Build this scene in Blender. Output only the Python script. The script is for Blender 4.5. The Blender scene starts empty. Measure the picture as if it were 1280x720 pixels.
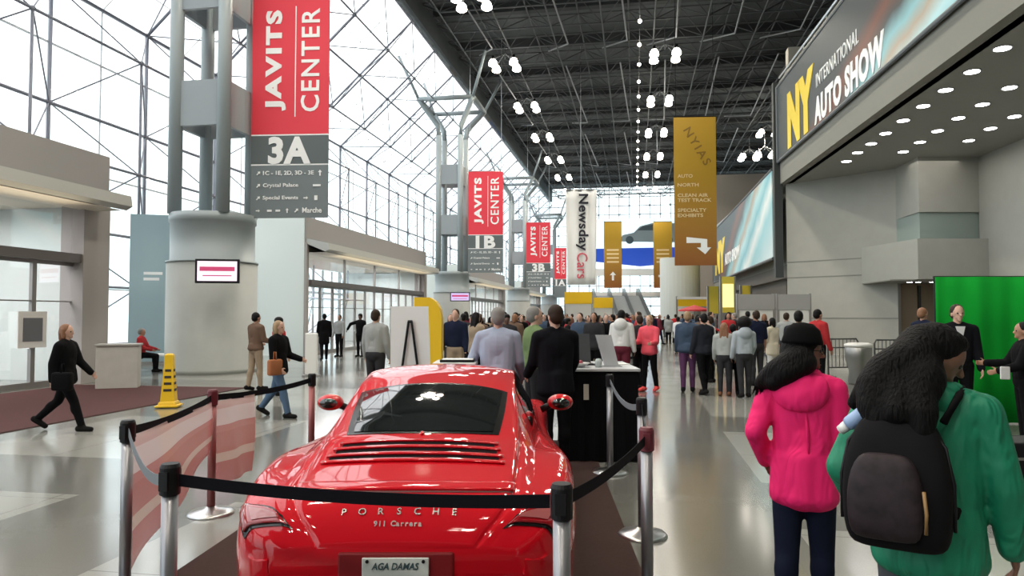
import bpy, bmesh, math, random
from mathutils import Vector, Matrix, Euler
R = math.radians
random.seed(7)
S = bpy.context.scene
COL = S.collection

# ------------------------------------------------------------------ camera, light, exposure
F = 900.0; CH = 1.7; YAW = 9.71; PITCH = 2.16
cam_d = bpy.data.cameras.new('camera'); cam = bpy.data.objects.new('camera', cam_d); COL.objects.link(cam)
cam.location = (0, 0, CH); cam.rotation_euler = (R(90 + PITCH), 0, R(YAW))
cam_d.sensor_width = 36; cam_d.lens = F / 1280 * 36; cam_d.clip_end = 600; cam_d.clip_start = 0.05
S.camera = cam
S.view_settings.view_transform = 'Standard'; S.view_settings.look = 'None'
S.view_settings.gamma = 1; S.view_settings.use_curve_mapping = False
S.view_settings.exposure = 1.12
S.cycles.use_denoising = True
S.cycles.max_bounces = 7; S.cycles.diffuse_bounces = 3; S.cycles.glossy_bounces = 4
S.cycles.transparent_max_bounces = 16; S.cycles.transmission_bounces = 4
S.cycles.sample_clamp_indirect = 6; S.cycles.caustics_reflective = False; S.cycles.caustics_refractive = False
W = bpy.data.worlds.new('overcast_sky'); S.world = W; W.use_nodes = True
_n = W.node_tree.nodes; _l = W.node_tree.links
_bg = _n['Background']; _bg.inputs['Strength'].default_value = 1.35
_tc = _n.new('ShaderNodeTexCoord'); _sx = _n.new('ShaderNodeSeparateXYZ'); _cr = _n.new('ShaderNodeValToRGB')
_l.new(_tc.outputs['Generated'], _sx.inputs[0]); _l.new(_sx.outputs[2], _cr.inputs[0]); _l.new(_cr.outputs[0], _bg.inputs[0])
_cr.color_ramp.elements[0].color = (0.60, 0.76, 0.79, 1); _cr.color_ramp.elements[1].position = 0.45
_cr.color_ramp.elements[1].color = (1.0, 0.98, 1.0, 1)

def area(name, loc, rot, sx, sy, power, color=(1, 1, 1), portal=False):
    d = bpy.data.lights.new(name, 'AREA'); d.shape = 'RECTANGLE'; d.size = sx; d.size_y = sy
    d.energy = power; d.color = color
    if portal: d.cycles.is_portal = True
    o = bpy.data.objects.new(name, d); o.location = loc; o.rotation_euler = rot; COL.objects.link(o); return o
# portals in the glass wall so the daylight is sampled well
area('daylight_portal', (-19.4, 37, 7), (0, R(-90), 0), 13.5, 146, 0, portal=True)
area('daylight_portal', (-16.1, 37, 16.3), (0, R(-45), 0), 9.4, 146, 0, portal=True)

# ------------------------------------------------------------------ pixel <-> world helpers (1280x720)
_rot = Euler((R(90 + PITCH), 0, R(YAW))).to_matrix()
CAMP = Vector((0, 0, CH))
def ray(px, py): return _rot @ Vector(((px - 640) / F, (360 - py) / F, -1))
def G(px, py, z=0.0):
    d = ray(px, py); return CAMP + d * ((z - CH) / d.z)
def PY(px, py, Y):
    d = ray(px, py); return CAMP + d * (Y / d.y)
def PX(px, py, X):
    d = ray(px, py); return CAMP + d * (X / d.x)
def PD(px, py, D): return CAMP + ray(px, py) * D
FW = Vector((-math.sin(R(YAW)), math.cos(R(YAW)), 0)); RT = Vector((math.cos(R(YAW)), math.sin(R(YAW)), 0))
def CG(xc, D, z=0): return RT * xc + FW * D + Vector((0, 0, z))
def V(*a): return Vector(a)

# ------------------------------------------------------------------ materials
_M = {}
def mat(name, col, rough=.6, metal=0., coat=0., emit=None, es=0., spec=.5, noise=0., nscale=8., alpha=None):
    if name in _M: return _M[name]
    m = bpy.data.materials.new(name); m.use_nodes = True
    nt = m.node_tree; p = nt.nodes['Principled BSDF']
    p.inputs['Base Color'].default_value = (*col, 1); p.inputs['Roughness'].default_value = rough
    p.inputs['Metallic'].default_value = metal; p.inputs['Specular IOR Level'].default_value = spec
    if coat: p.inputs['Coat Weight'].default_value = coat; p.inputs['Coat Roughness'].default_value = .03
    if emit: p.inputs['Emission Color'].default_value = (*emit, 1); p.inputs['Emission Strength'].default_value = es
    if alpha is not None: p.inputs['Alpha'].default_value = alpha
    if noise:
        tc = nt.nodes.new('ShaderNodeTexCoord'); n = nt.nodes.new('ShaderNodeTexNoise'); n.inputs['Scale'].default_value = nscale
        n.inputs['Detail'].default_value = 4
        mx = nt.nodes.new('ShaderNodeMix'); mx.data_type = 'RGBA'
        a = [max(0, c * (1 - noise)) for c in col]; b = [min(1, c * (1 + noise)) for c in col]
        mx.inputs[6].default_value = (*a, 1); mx.inputs[7].default_value = (*b, 1)
        nt.links.new(tc.outputs['Object'], n.inputs['Vector']); nt.links.new(n.outputs['Fac'], mx.inputs[0])
        nt.links.new(mx.outputs[2], p.inputs['Base Color'])
    _M[name] = m; return m
def glassmat(name, tint=(.93, .97, .97), gloss=.12, rough=.02):
    if name in _M: return _M[name]
    m = bpy.data.materials.new(name); m.use_nodes = True; nt = m.node_tree; nt.nodes.remove(nt.nodes['Principled BSDF'])
    o = nt.nodes['Material Output']; t = nt.nodes.new('ShaderNodeBsdfTransparent'); g = nt.nodes.new('ShaderNodeBsdfGlossy')
    mx = nt.nodes.new('ShaderNodeMixShader'); t.inputs[0].default_value = (*tint, 1); g.inputs['Roughness'].default_value = rough
    mx.inputs[0].default_value = gloss
    nt.links.new(t.outputs[0], mx.inputs[1]); nt.links.new(g.outputs[0], mx.inputs[2]); nt.links.new(mx.outputs[0], o.inputs[0])
    _M[name] = m; return m

# ------------------------------------------------------------------ mesh helpers
def bm_obj(name, bm, m, parent=None, smooth=False, loc=None):
    bmesh.ops.recalc_face_normals(bm, faces=bm.faces[:])
    me = bpy.data.meshes.new(name); bm.to_mesh(me); bm.free()
    return me_obj(name, me, m, parent, smooth, loc)
def me_obj(name, me, m, parent=None, smooth=False, loc=None):
    o = bpy.data.objects.new(name, me); COL.objects.link(o)
    for x in (m if isinstance(m, (list, tuple)) else [m]): me.materials.append(x)
    if smooth: me.polygons.foreach_set('use_smooth', [True] * len(me.polygons))
    if parent is not None: o.parent = parent
    if loc is not None: o.location = loc
    return o
def thing(name, label, cat, loc=(0, 0, 0), rz=0, group=None):
    o = bpy.data.objects.new(name, None); COL.objects.link(o); o.location = loc; o.rotation_euler = (0, 0, rz)
    o.empty_display_size = .1
    o['label'] = label; o['category'] = cat
    if group: o['group'] = group
    return o
def tag(o, label, cat, group=None):
    o['label'] = label; o['category'] = cat
    if group: o['group'] = group
    return o
def struct(o): o['kind'] = 'structure'; return o
def B(): return bmesh.new()
def box(bm, lo, hi, mx=None, mi=0, bev=0):
    c = [(a + b) / 2 for a, b in zip(lo, hi)]; s = [abs(b - a) for a, b in zip(lo, hi)]
    M = Matrix.Translation(c) @ Matrix.Diagonal((*s, 1))
    if mx is not None: M = mx @ M
    r = bmesh.ops.create_cube(bm, size=1, matrix=M)
    fs = set(f for v in r['verts'] for f in v.link_faces)
    for f in fs: f.material_index = mi
    if bev:
        es = list(set(e for v in r['verts'] for e in v.link_edges))
        bmesh.ops.bevel(bm, geom=es, offset=bev, segments=2, affect='EDGES', profile=.5)
def quad(bm, pts, mi=0):
    f = bm.faces.new([bm.verts.new(p) for p in pts]); f.material_index = mi; return f
def frame_of(d):
    d = d.normalized(); a = V(0, 0, 1) if abs(d.z) < .9 else V(1, 0, 0)
    u = d.cross(a).normalized(); return u, d.cross(u).normalized()
def tube(bm, p, q, r, r2=None, n=6, cap=True, mi=0):
    p = V(*p); q = V(*q); u, w = frame_of(q - p); r2 = r if r2 is None else r2
    A = []; Bv = []
    for i in range(n):
        a = 2 * math.pi * i / n; c = u * math.cos(a) + w * math.sin(a)
        A.append(bm.verts.new(p + c * r)); Bv.append(bm.verts.new(q + c * r2))
    for i in range(n):
        f = bm.faces.new((A[i], A[(i + 1) % n], Bv[(i + 1) % n], Bv[i])); f.material_index = mi
    if cap:
        bm.faces.new(A[::-1]).material_index = mi; bm.faces.new(Bv).material_index = mi
def polytube(bm, pts, r, n=8):
    pts = [V(*p) for p in pts]; rings = []
    for i, p in enumerate(pts):
        d = (pts[min(i + 1, len(pts) - 1)] - pts[max(i - 1, 0)]); u, w = frame_of(d)
        rr = r[i] if isinstance(r, (list, tuple)) else r
        rings.append([bm.verts.new(p + (u * math.cos(2 * math.pi * k / n) + w * math.sin(2 * math.pi * k / n)) * rr) for k in range(n)])
    for a, b in zip(rings, rings[1:]):
        best = min(range(n), key=lambda s: (a[0].co - b[s].co).length)
        for k in range(n): bm.faces.new((a[k], a[(k + 1) % n], b[(k + 1 + best) % n], b[(k + best) % n]))
    bm.faces.new(rings[0][::-1]); bm.faces.new(rings[-1])
def lathe(bm, prof, n=24, c=(0, 0, 0), mi=0, mx=None):
    rings = []
    for r, z in prof:
        ring = []
        for i in range(n):
            a = 2 * math.pi * i / n; p = V(c[0] + r * math.cos(a), c[1] + r * math.sin(a), c[2] + z)
            ring.append(bm.verts.new(mx @ p if mx is not None else p))
        rings.append(ring)
    for a, b in zip(rings, rings[1:]):
        for i in range(n):
            bm.faces.new((a[i], a[(i + 1) % n], b[(i + 1) % n], b[i])).material_index = mi
    if prof[0][0] > 1e-6: bm.faces.new(rings[0][::-1]).material_index = mi
    if prof[-1][0] > 1e-6: bm.faces.new(rings[-1]).material_index = mi
def ball(bm, c, r, seg=8, ring=6, mx=None, sc=(1, 1, 1)):
    M = Matrix.Translation(c) @ (mx.to_4x4() if mx is not None else Matrix()) @ Matrix.Diagonal((*[r * s for s in sc], 1))
    bmesh.ops.create_uvsphere(bm, u_segments=seg, v_segments=ring, radius=1, matrix=M)
def prism(bm, poly, lo, hi, axis='y', mi=0):
    """poly: 2D outline; extruded along an axis"""
    def P(a, b, t): return {'y': (a, t, b), 'x': (t, a, b), 'z': (a, b, t)}[axis]
    A = [bm.verts.new(P(a, b, lo)) for a, b in poly]; C = [bm.verts.new(P(a, b, hi)) for a, b in poly]; n = len(poly)
    for i in range(n): bm.faces.new((A[i], A[(i + 1) % n], C[(i + 1) % n], C[i])).material_index = mi
    bm.faces.new(A[::-1]).material_index = mi; bm.faces.new(C).material_index = mi
def evmesh(o):
    dg = bpy.context.evaluated_depsgraph_get(); me = bpy.data.meshes.new_from_object(o.evaluated_get(dg)); return me
def text(name, body, size, m, parent, mw, bold=0., ext=.01, align='CENTER', sx=1., shear=0., spacing=1., fit=None):
    """mw: 4x4 placing the text (x right, y up) in the parent's space"""
    c = bpy.data.curves.new(name, 'FONT'); c.body = body; c.size = size; c.offset = bold; c.extrude = ext
    c.align_x = align; c.align_y = 'CENTER'; c.resolution_u = 3; c.shear = shear; c.space_character = spacing
    t = bpy.data.objects.new(name, c); COL.objects.link(t); me = evmesh(t); bpy.data.objects.remove(t); bpy.data.curves.remove(c)
    if fit:      # (width, height) the lettering has to fill, centred (or from the left edge)
        xs_ = [v.co.x for v in me.vertices]; ys_ = [v.co.y for v in me.vertices]; w0 = max(xs_) - min(xs_); h0 = max(ys_) - min(ys_)
        me.transform(Matrix.Diagonal((fit[0] / w0, (fit[1] / h0) if fit[1] else 1, 1, 1)) @ Matrix.Translation((-min(xs_) if align == 'LEFT' else -(min(xs_) + max(xs_)) / 2, -(min(ys_) + max(ys_)) / 2 if fit[1] else 0, 0))); sx = 1
    me.transform(mw @ Matrix.Diagonal((sx, 1, 1, 1)))
    me.materials.clear(); me.name = name
    return me_obj(name, me, m, parent)
def basis(o, x, y):
    x = V(*x).normalized(); y = V(*y).normalized(); z = x.cross(y)
    return Matrix(((x.x, y.x, z.x, o[0]), (x.y, y.y, z.y, o[1]), (x.z, y.z, z.z, o[2]), (0, 0, 0, 1)))
def copy_tree(o, parent=None):
    c = o.copy(); COL.objects.link(c)
    if parent is not None: c.parent = parent
    for ch in list(o.children): copy_tree(ch, c)
    return c

# ------------------------------------------------------------------ palette
concrete = mat('concrete_panel', (.33, .325, .29), .7, noise=.08, nscale=2)
conc_green = mat('green_grey_panel', (.24, .29, .26), .55)
paint_grey = mat('painted_grey_steel', (.30, .345, .36), .45)
column_m = mat('column_concrete', (.33, .345, .33), .6, noise=.06, nscale=3)
frame_m = mat('space_frame_steel', (.20, .21, .25), .5)
ceil_m = mat('dark_ceiling_deck', (.062, .072, .076), .8, noise=.2, nscale=1)
ceil_tube = mat('ceiling_frame_steel', (.055, .062, .066), .6)
white_m = mat('white_paint', (.8, .8, .78), .5)
alum = mat('aluminium_frame', (.30, .29, .28), .4, .6)
chrome = mat('brushed_chrome', (.55, .55, .56), .28, 1.)
black_m = mat('black_plastic', (.006, .006, .008), .5, spec=.3)
black_cloth = mat('black_cloth', (.006, .006, .007), .95, spec=.08)
lamp_on = mat('lamp_glow', (1, 1, 1), .5, emit=(1, .93, .8), es=9)
down_on = mat('downlight_glow', (1, 1, 1), .5, emit=(1, .97, 1), es=14)
pane_m = glassmat('clear_glazing')
red_b = mat('banner_red', (.72, .035, .06), .6)
dark_b = mat('banner_charcoal', (.10, .12, .125), .6)
dir_b = mat('directory_grey', (.16, .19, .20), .6)
let_w = mat('lettering_white', (.85, .85, .85), .6)
yel_b = mat('yellow_vinyl', (.62, .36, .02), .6)
yel2 = mat('bright_yellow_plastic', (.80, .50, .01), .45)

# ================================================================== SETTING
# floor
def floor_mat():
    m = bpy.data.materials.new('terrazzo'); m.use_nodes = True; nt = m.node_tree; p = nt.nodes['Principled BSDF']
    N = nt.nodes.new; L = nt.links.new
    tc = N('ShaderNodeTexCoord'); sep = N('ShaderNodeSeparateXYZ'); L(tc.outputs['Object'], sep.inputs[0])
    def band(axis, per, wid, off):
        a = N('ShaderNodeMath'); a.operation = 'ADD'; a.inputs[1].default_value = off + 400; L(sep.outputs[axis], a.inputs[0])
        b = N('ShaderNodeMath'); b.operation = 'MODULO'; b.inputs[1].default_value = per; L(a.outputs[0], b.inputs[0])
        c = N('ShaderNodeMath'); c.operation = 'LESS_THAN'; c.inputs[1].default_value = wid; L(b.outputs[0], c.inputs[0]); return c
    bx = band(0, 4.85, 1.6, 2.9); by = band(1, 4.85, 1.6, 1.3)
    mu = N('ShaderNodeMath'); mu.operation = 'MAXIMUM'; L(bx.outputs[0], mu.inputs[0]); L(by.outputs[0], mu.inputs[1])
    jx = band(0, 1.616, .012, 2.9); jy = band(1, 1.616, .012, 1.3)
    mj = N('ShaderNodeMath'); mj.operation = 'MAXIMUM'; L(jx.outputs[0], mj.inputs[0]); L(jy.outputs[0], mj.inputs[1])
    n = N('ShaderNodeTexNoise'); n.inputs['Scale'].default_value = 90; n.inputs['Detail'].default_value = 6; L(tc.outputs['Object'], n.inputs['Vector'])
    r1 = N('ShaderNodeMix'); r1.data_type = 'RGBA'; r1.inputs[6].default_value = (.25, .255, .235, 1); r1.inputs[7].default_value = (.34, .34, .315, 1); L(n.outputs['Fac'], r1.inputs[0])
    r2 = N('ShaderNodeMix'); r2.data_type = 'RGBA'; r2.inputs[6].default_value = (.13, .133, .122, 1); r2.inputs[7].default_value = (.18, .18, .165, 1); L(n.outputs['Fac'], r2.inputs[0])
    m1 = N('ShaderNodeMix'); m1.data_type = 'RGBA'; L(mu.outputs[0], m1.inputs[0]); L(r1.outputs[2], m1.inputs[6]); L(r2.outputs[2], m1.inputs[7])
    m2 = N('ShaderNodeMix'); m2.data_type = 'RGBA'; L(mj.outputs[0], m2.inputs[0]); L(m1.outputs[2], m2.inputs[6]); m2.inputs[7].default_value = (.15, .15, .14, 1)
    L(m2.outputs[2], p.inputs['Base Color'])
    n2 = N('ShaderNodeTexNoise'); n2.inputs['Scale'].default_value = 1.2; n2.inputs['Detail'].default_value = 3; L(tc.outputs['Object'], n2.inputs['Vector'])
    mr = N('ShaderNodeMapRange'); mr.inputs[3].default_value = .09; mr.inputs[4].default_value = .20; L(n2.outputs['Fac'], mr.inputs[0]); L(mr.outputs[0], p.inputs['Roughness'])
    p.inputs['Specular IOR Level'].default_value = 1.0
    return m
bm = B(); box(bm, (-19.6, -40, -.2), (30, 122, 0)); struct(bm_obj('floor', bm, floor_mat()))
bm = B(); box(bm, (-120, -80, -.5), (-19.6, 180, -.05)); o = struct(bm_obj('ground', bm, mat('pale_pavement', (.55, .56, .56), .8, noise=.1, nscale=.5)))

# glass wall: space frame, then slanted part to the roof
def spaceframe(bm, O, u, v, n, nu, nv, m, depth, ro, ri, rd, nodes=True, mv=None):
    """outer grid at O, inner grid offset half a bay along n"""
    u = V(*u); v = V(*v) * ((mv or m) / m); n = V(*n); O = V(*O)
    for i in range(nu + 1): tube(bm, O + u * i * m, O + u * i * m + v * nv * m, ro)
    for k in range(nv + 1): tube(bm, O + v * k * m, O + v * k * m + u * nu * m, ro)
    I = O + (u + v) * (m / 2) + n * depth
    for i in range(nu): tube(bm, I + u * i * m, I + u * i * m + v * (nv - 1) * m, ri)
    for k in range(nv): tube(bm, I + v * k * m, I + v * k * m + u * (nu - 1) * m, ri)
    for i in range(nu):
        for k in range(nv):
            c = I + u * i * m + v * k * m
            for a, b in ((0, 0), (1, 0), (0, 1), (1, 1)): tube(bm, c, O + u * (i + a) * m + v * (k + b) * m, rd, n=5, cap=False)
            if nodes: ball(bm, c, ri * 1.9, 6, 4)
            if nodes: ball(bm, O + u * i * m + v * k * m, ro * 1.9, 6, 4)
GX = -19.4; MOD = 4.85; Y0 = -37.2; NU = 31; YE = Y0 + NU * MOD
bm = B(); spaceframe(bm, (GX, Y0, .6), (0, 1, 0), (0, 0, 1), (1, 0, 0), NU, 3, MOD, 1.6, .06, .05, .028, mv=4.13)
struct(bm_obj('wall_left', bm, frame_m, smooth=True))
sv = V(6.5, 0, 6.1).normalized(); sl = 8.9 / 3
bm = B(); spaceframe(bm, (GX, Y0, 13.0), (0, 1, 0), sv, sv.cross(V(0, -1, 0)), NU, 2, MOD, 1.5, .06, .05, .028, mv=4.45)
struct(bm_obj('wall_left', bm, frame_m, smooth=True))
# glazing bars with panes
bm = B()
for i in range(NU * 2 + 1):
    y = Y0 + i * MOD / 2
    box(bm, (GX - .10, y - .018, 0), (GX - .05, y + .018, 13.0))
for k in range(7):
    z = .6 + k * 2.065
    if z <= 13.1: box(bm, (GX - .12, Y0, z - .025), (GX - .04, YE, z + .025))
for i in range(NU * 2 + 1):
    y = Y0 + i * MOD / 2; tube(bm, (GX - .07, y, 13.0), V(GX - .07, y, 13.0) + sv * 9.0, .022, n=4)
for k in range(1, 7):
    q_ = V(GX - .07, 0, 13.0) + sv * (k * 1.483); tube(bm, (q_.x, Y0, q_.z), (q_.x, YE, q_.z), .022, n=4)
struct(bm_obj('trim_1', bm, mat('glazing_bar', (.50, .53, .55), .5)))
bm = B(); quad(bm, [(GX - .1, Y0, 0), (GX - .1, YE, 0), (GX - .1, YE, 13.0), (GX - .1, Y0, 13.0)]); struct(bm_obj('window_1', bm, pane_m))
bm = B(); e = V(GX, 0, 13.0) + sv * 9.3 - V(.1, 0, 0)
quad(bm, [(GX - .1, Y0, 13.0), (GX - .1, YE, 13.0), (e.x, YE, e.z), (e.x, Y0, e.z)]); struct(bm_obj('window_2', bm, pane_m))

# roof deck and its space frame
CZ = 19.4
bm = B(); box(bm, (-12.7, -40, CZ + 1.9), (32, 111, CZ + 2.1)); struct(bm_obj('ceiling', bm, ceil_m))
bm = B()
for y in range(-34, 110, 6): box(bm, (-12.7, y - .25, CZ + 1.3), (30, y + .25, CZ + 1.9))      # purlins over the frame
struct(bm_obj('ceiling', bm, mat('ceiling_purlin', (.035, .04, .043), .8)))
bm = B(); spaceframe(bm, (-12.7, 26.0, CZ + 1.2), (0, 1, 0), (1, 0, 0), (0, 0, -1), 27, 13, 3.1, 1.3, .05, .05, .03, nodes=False)
struct(bm_obj('ceiling', bm, ceil_tube))
bm = B()
for x in (-9.5, -4.6, -.9, 2.1, 5.6, 9.4):                                                    # long service rods under the frame
    y = 30.0
    while y < 105:
        tube(bm, (x, y, CZ - .5), (x + .5, y + 15, CZ - .5), .05); tube(bm, (x + .5, y + 15, CZ - .5), (x - 1.2, y + 19, CZ + .6), .05)
        y += 19
struct(bm_obj('trim_2', bm, mat('pale_conduit', (.20, .21, .22), .5)))
bm = B(); box(bm, (-13.0, -40, CZ - .1), (-12.6, 111, CZ + 2.1)); struct(bm_obj('trim_3', bm, ceil_m))
# end walls
bm = B(); spaceframe(bm, (-19.4, 112.2, 0), (1, 0, 0), (0, 0, 1), (0, -1, 0), 16, 7, 3.1, 1.4, .06, .06, .035, nodes=False)
struct(bm_obj('wall_far', bm, frame_m))
bm = B(); quad(bm, [(-19.4, 112.3, 0), (30, 112.3, 0), (30, 112.3, 24), (-19.4, 112.3, 24)]); struct(bm_obj('window_3', bm, pane_m))
bm = B(); box(bm, (-19.6, -40.4, 0), (30, -40, 21)); struct(bm_obj('wall_near', bm, mat('back_wall', (.16, .16, .16), .8)))

# ---- right side: overhang, soffit, concrete walls
FX = 6.5; SZ = 7.62; FY = 34.0; FR = R(2.4)
fascia_m = mat('fascia_grey', (.20, .195, .17), .7)
bm = B(); box(bm, (FX, -40, SZ), (FX + .5, FY, 12.3)); bmesh.ops.rotate(bm, verts=bm.verts[:], cent=(FX, FY, 0), matrix=Matrix.Rotation(FR, 3, 'Z')); struct(bm_obj('wall_right', bm, fascia_m))
bm = B(); prism(bm, [(FX + 3.35, -40), (30, -40), (30, FY), (FX + .3, FY)], SZ, SZ + .5, 'z'); struct(bm_obj('ceiling', bm, mat('soffit_grey', (.27, .27, .25), .7)))
bm = B(); box(bm, (30, -40, 0), (30.3, 112, 21)); struct(bm_obj('wall_right', bm, mat('upper_dark', (.05, .05, .05), .9)))
def wallseg(bm, a, b, z0, z1, t=.3, mi=0):
    a = V(a[0], a[1], 0); b = V(b[0], b[1], 0); d = (b - a).normalized(); n = V(-d.y, d.x, 0) * t
    prism(bm, [(a.x, a.y), (b.x, b.y), ((b + n).x, (b + n).y), ((a + n).x, (a + n).y)], z0, z1, 'z', mi)
P1 = (6.75, 34.0); P2 = (10.4, 31.1); P3 = (10.45, 28.9); P4 = (13.0, 29.4); P5 = (13.5, 27.9)
joint = mat('panel_joint', (.20, .20, .18), .8)
bm = B(); wallseg(bm, P1, P2, 0, SZ)
dd = (V(*P2, 0) - V(*P1, 0)).normalized(); nn = V(dd.y, -dd.x, 0)
for z in (1.55, 3.35, 4.05):
    a = V(*P1, 0) + nn * .012; b = V(*P2, 0) + nn * .012
    wallseg(bm, (a.x, a.y), (b.x, b.y), z, z + .045, .02, 1)
bm_obj_ = struct(bm_obj('wall_right', bm, [concrete, joint]))
bm = B(); prism(bm, [P2, P3, P4, (13.2, 31.5)], 5.55, SZ, 'z'); struct(bm_obj('wall_right', bm, concrete))
bm = B(); prism(bm, [P2, (10.5, 29.0), (12.97, 29.5), (13.2, 31.5)], 4.5, 5.55, 'z'); struct(bm_obj('wall_right', bm, conc_green))
bm = B(); prism(bm, [(9.3, 31.95), (10.2, 28.4), (13.4, 28.9), (13.6, 31.5)], 3.02, 4.5, 'z'); struct(bm_obj('wall_right', bm, concrete))
bm = B(); wallseg(bm, (14.2, 10), P4, 0, SZ)
wallseg(bm, (24, -20), (14.2, 10), 0, SZ); struct(bm_obj('wall_right', bm, concrete))
for o in [bm_obj_]: pass
bm = B(); box(bm, (10.2, 31.6, 0), (14.5, 31.9, 3.05)); struct(bm_obj('wall_right', bm, mat('lobby_brown', (.22, .16, .10), .6)))
bm = B(); box(bm, (9.3, 28.6, 2.98), (14, 31.9, 3.02)); struct(bm_obj('ceiling', bm, fascia_m))
bm = B()
for x in (10.25, 11.3, 12.35):
    box(bm, (x, 31.5, 0), (x + .10, 31.6, 2.9))
struct(bm_obj('door_1', bm, mat('dark_jamb', (.02, .018, .015), .6)))
# concrete walls further along the right side
bm = B(); box(bm, (FX + .6, 36, 0), (FX + 1.0, 66, 3.4)); box(bm, (FX + .3, 34.2, 3.4), (FX + 1.2, 70, 4.0)); struct(bm_obj('wall_right', bm, mat('base_dark', (.10, .09, .08), .8)))
bm = B(); box(bm, (FX + .4, 34.2, 4.0), (FX + 1.0, 70, 8.6)); struct(bm_obj('wall_right', bm, fascia_m))
bm = B(); box(bm, (5.0, 66, 0), (16, 66.6, 14.2)); struct(bm_obj('wall_right', bm, mat('beige_panel', (.34, .30, .26), .7)))
bm = B(); tube(bm, (3.6, 60, 0), (3.6, 60, 6.3), 1.6, n=32); struct(bm_obj('wall_right', bm, mat('pale_drum', (.55, .58, .56), .6), smooth=False))
bm = B(); tube(bm, (FX + .05, -20, 12.5), (FX + .05, FY, 12.5), .06); tube(bm, (FX + .05, 34.4, 8.3), (FX - .4, 66, 8.6), .09)
for y in range(-18, 34, 3): tube(bm, (FX + .05, y, 12.3), (FX + .05, y, 12.5), .03)
bmesh.ops.rotate(bm, verts=[v for v in bm.verts if v.co.y <= FY + .01], cent=(FX, FY, 0), matrix=Matrix.Rotation(FR, 3, 'Z'))
struct(bm_obj('trim_4', bm, chrome))
bm = B(); box(bm, (7.0, 34.3, 10.6), (8.0, 34.9, 14)); struct(bm_obj('wall_right', bm, mat('stub_beige', (.42, .39, .33), .7)))

# downlights in the soffit
rows = [[(1058, 202), (1072, 191), (1089, 180), (1107, 167), (1129, 151), (1154, 133), (1182, 113), (1215, 90), (1253, 61)],
        [(1129, 190), (1150, 178), (1172, 164), (1198, 148), (1228, 131), (1262, 110)], [(1211, 176), (1238, 161), (1268, 146)]]
rn = ['front', 'middle', 'rear']; on = ['farthest', 'second farthest', 'third farthest', 'fourth farthest', 'fifth farthest', 'sixth farthest', 'seventh farthest', 'eighth farthest', 'nearest']
proto = None
for ri, row in enumerate(rows):
    for k, (x, y) in enumerate(row):
        p = G(x, y, SZ - .02)
        lab = 'small round recessed downlight, %s of the %s row in the grey soffit' % (on[k] if k < len(row) - 1 else 'nearest', rn[ri])
        if proto is None:
            proto = thing('downlight', lab, 'ceiling light', p, 0, 'round downlights in the right soffit')
            b2 = B(); lathe(b2, [(.17, 0), (.20, 0), (.20, .03), (.17, .03)], 20); bm_obj('trim_ring', b2, chrome, proto)
            b2 = B(); lathe(b2, [(0, -.004), (.165, -.004), (.165, .02)], 20); bm_obj('lens', b2, down_on, proto)
        else:
            c = copy_tree(proto); c.location = p; c['label'] = lab
for y in (30, 25, 20, 15):
    area('soffit_light', (10.0, y - 2, SZ - .15), (0, 0, 0), 4, 3.5, 26, (1, .95, .85))
for i, x in enumerate((1137, 1148, 1165)):
    p = PY(x, 357, 29.9); p.z = 2.965; t = thing('downlight', ['left', 'middle', 'right'][i] + ' of three small lights over the brown doorway', 'ceiling light', p, 0, 'lights over the doorway')
    b2 = B(); lathe(b2, [(.09, 0), (.12, 0), (.12, .02), (.09, .02)], 14); bm_obj('trim_ring', b2, chrome, t)
    b2 = B(); lathe(b2, [(0, -.003), (.088, -.003), (.088, .015)], 14); bm_obj('lens', b2, down_on, t)

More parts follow.
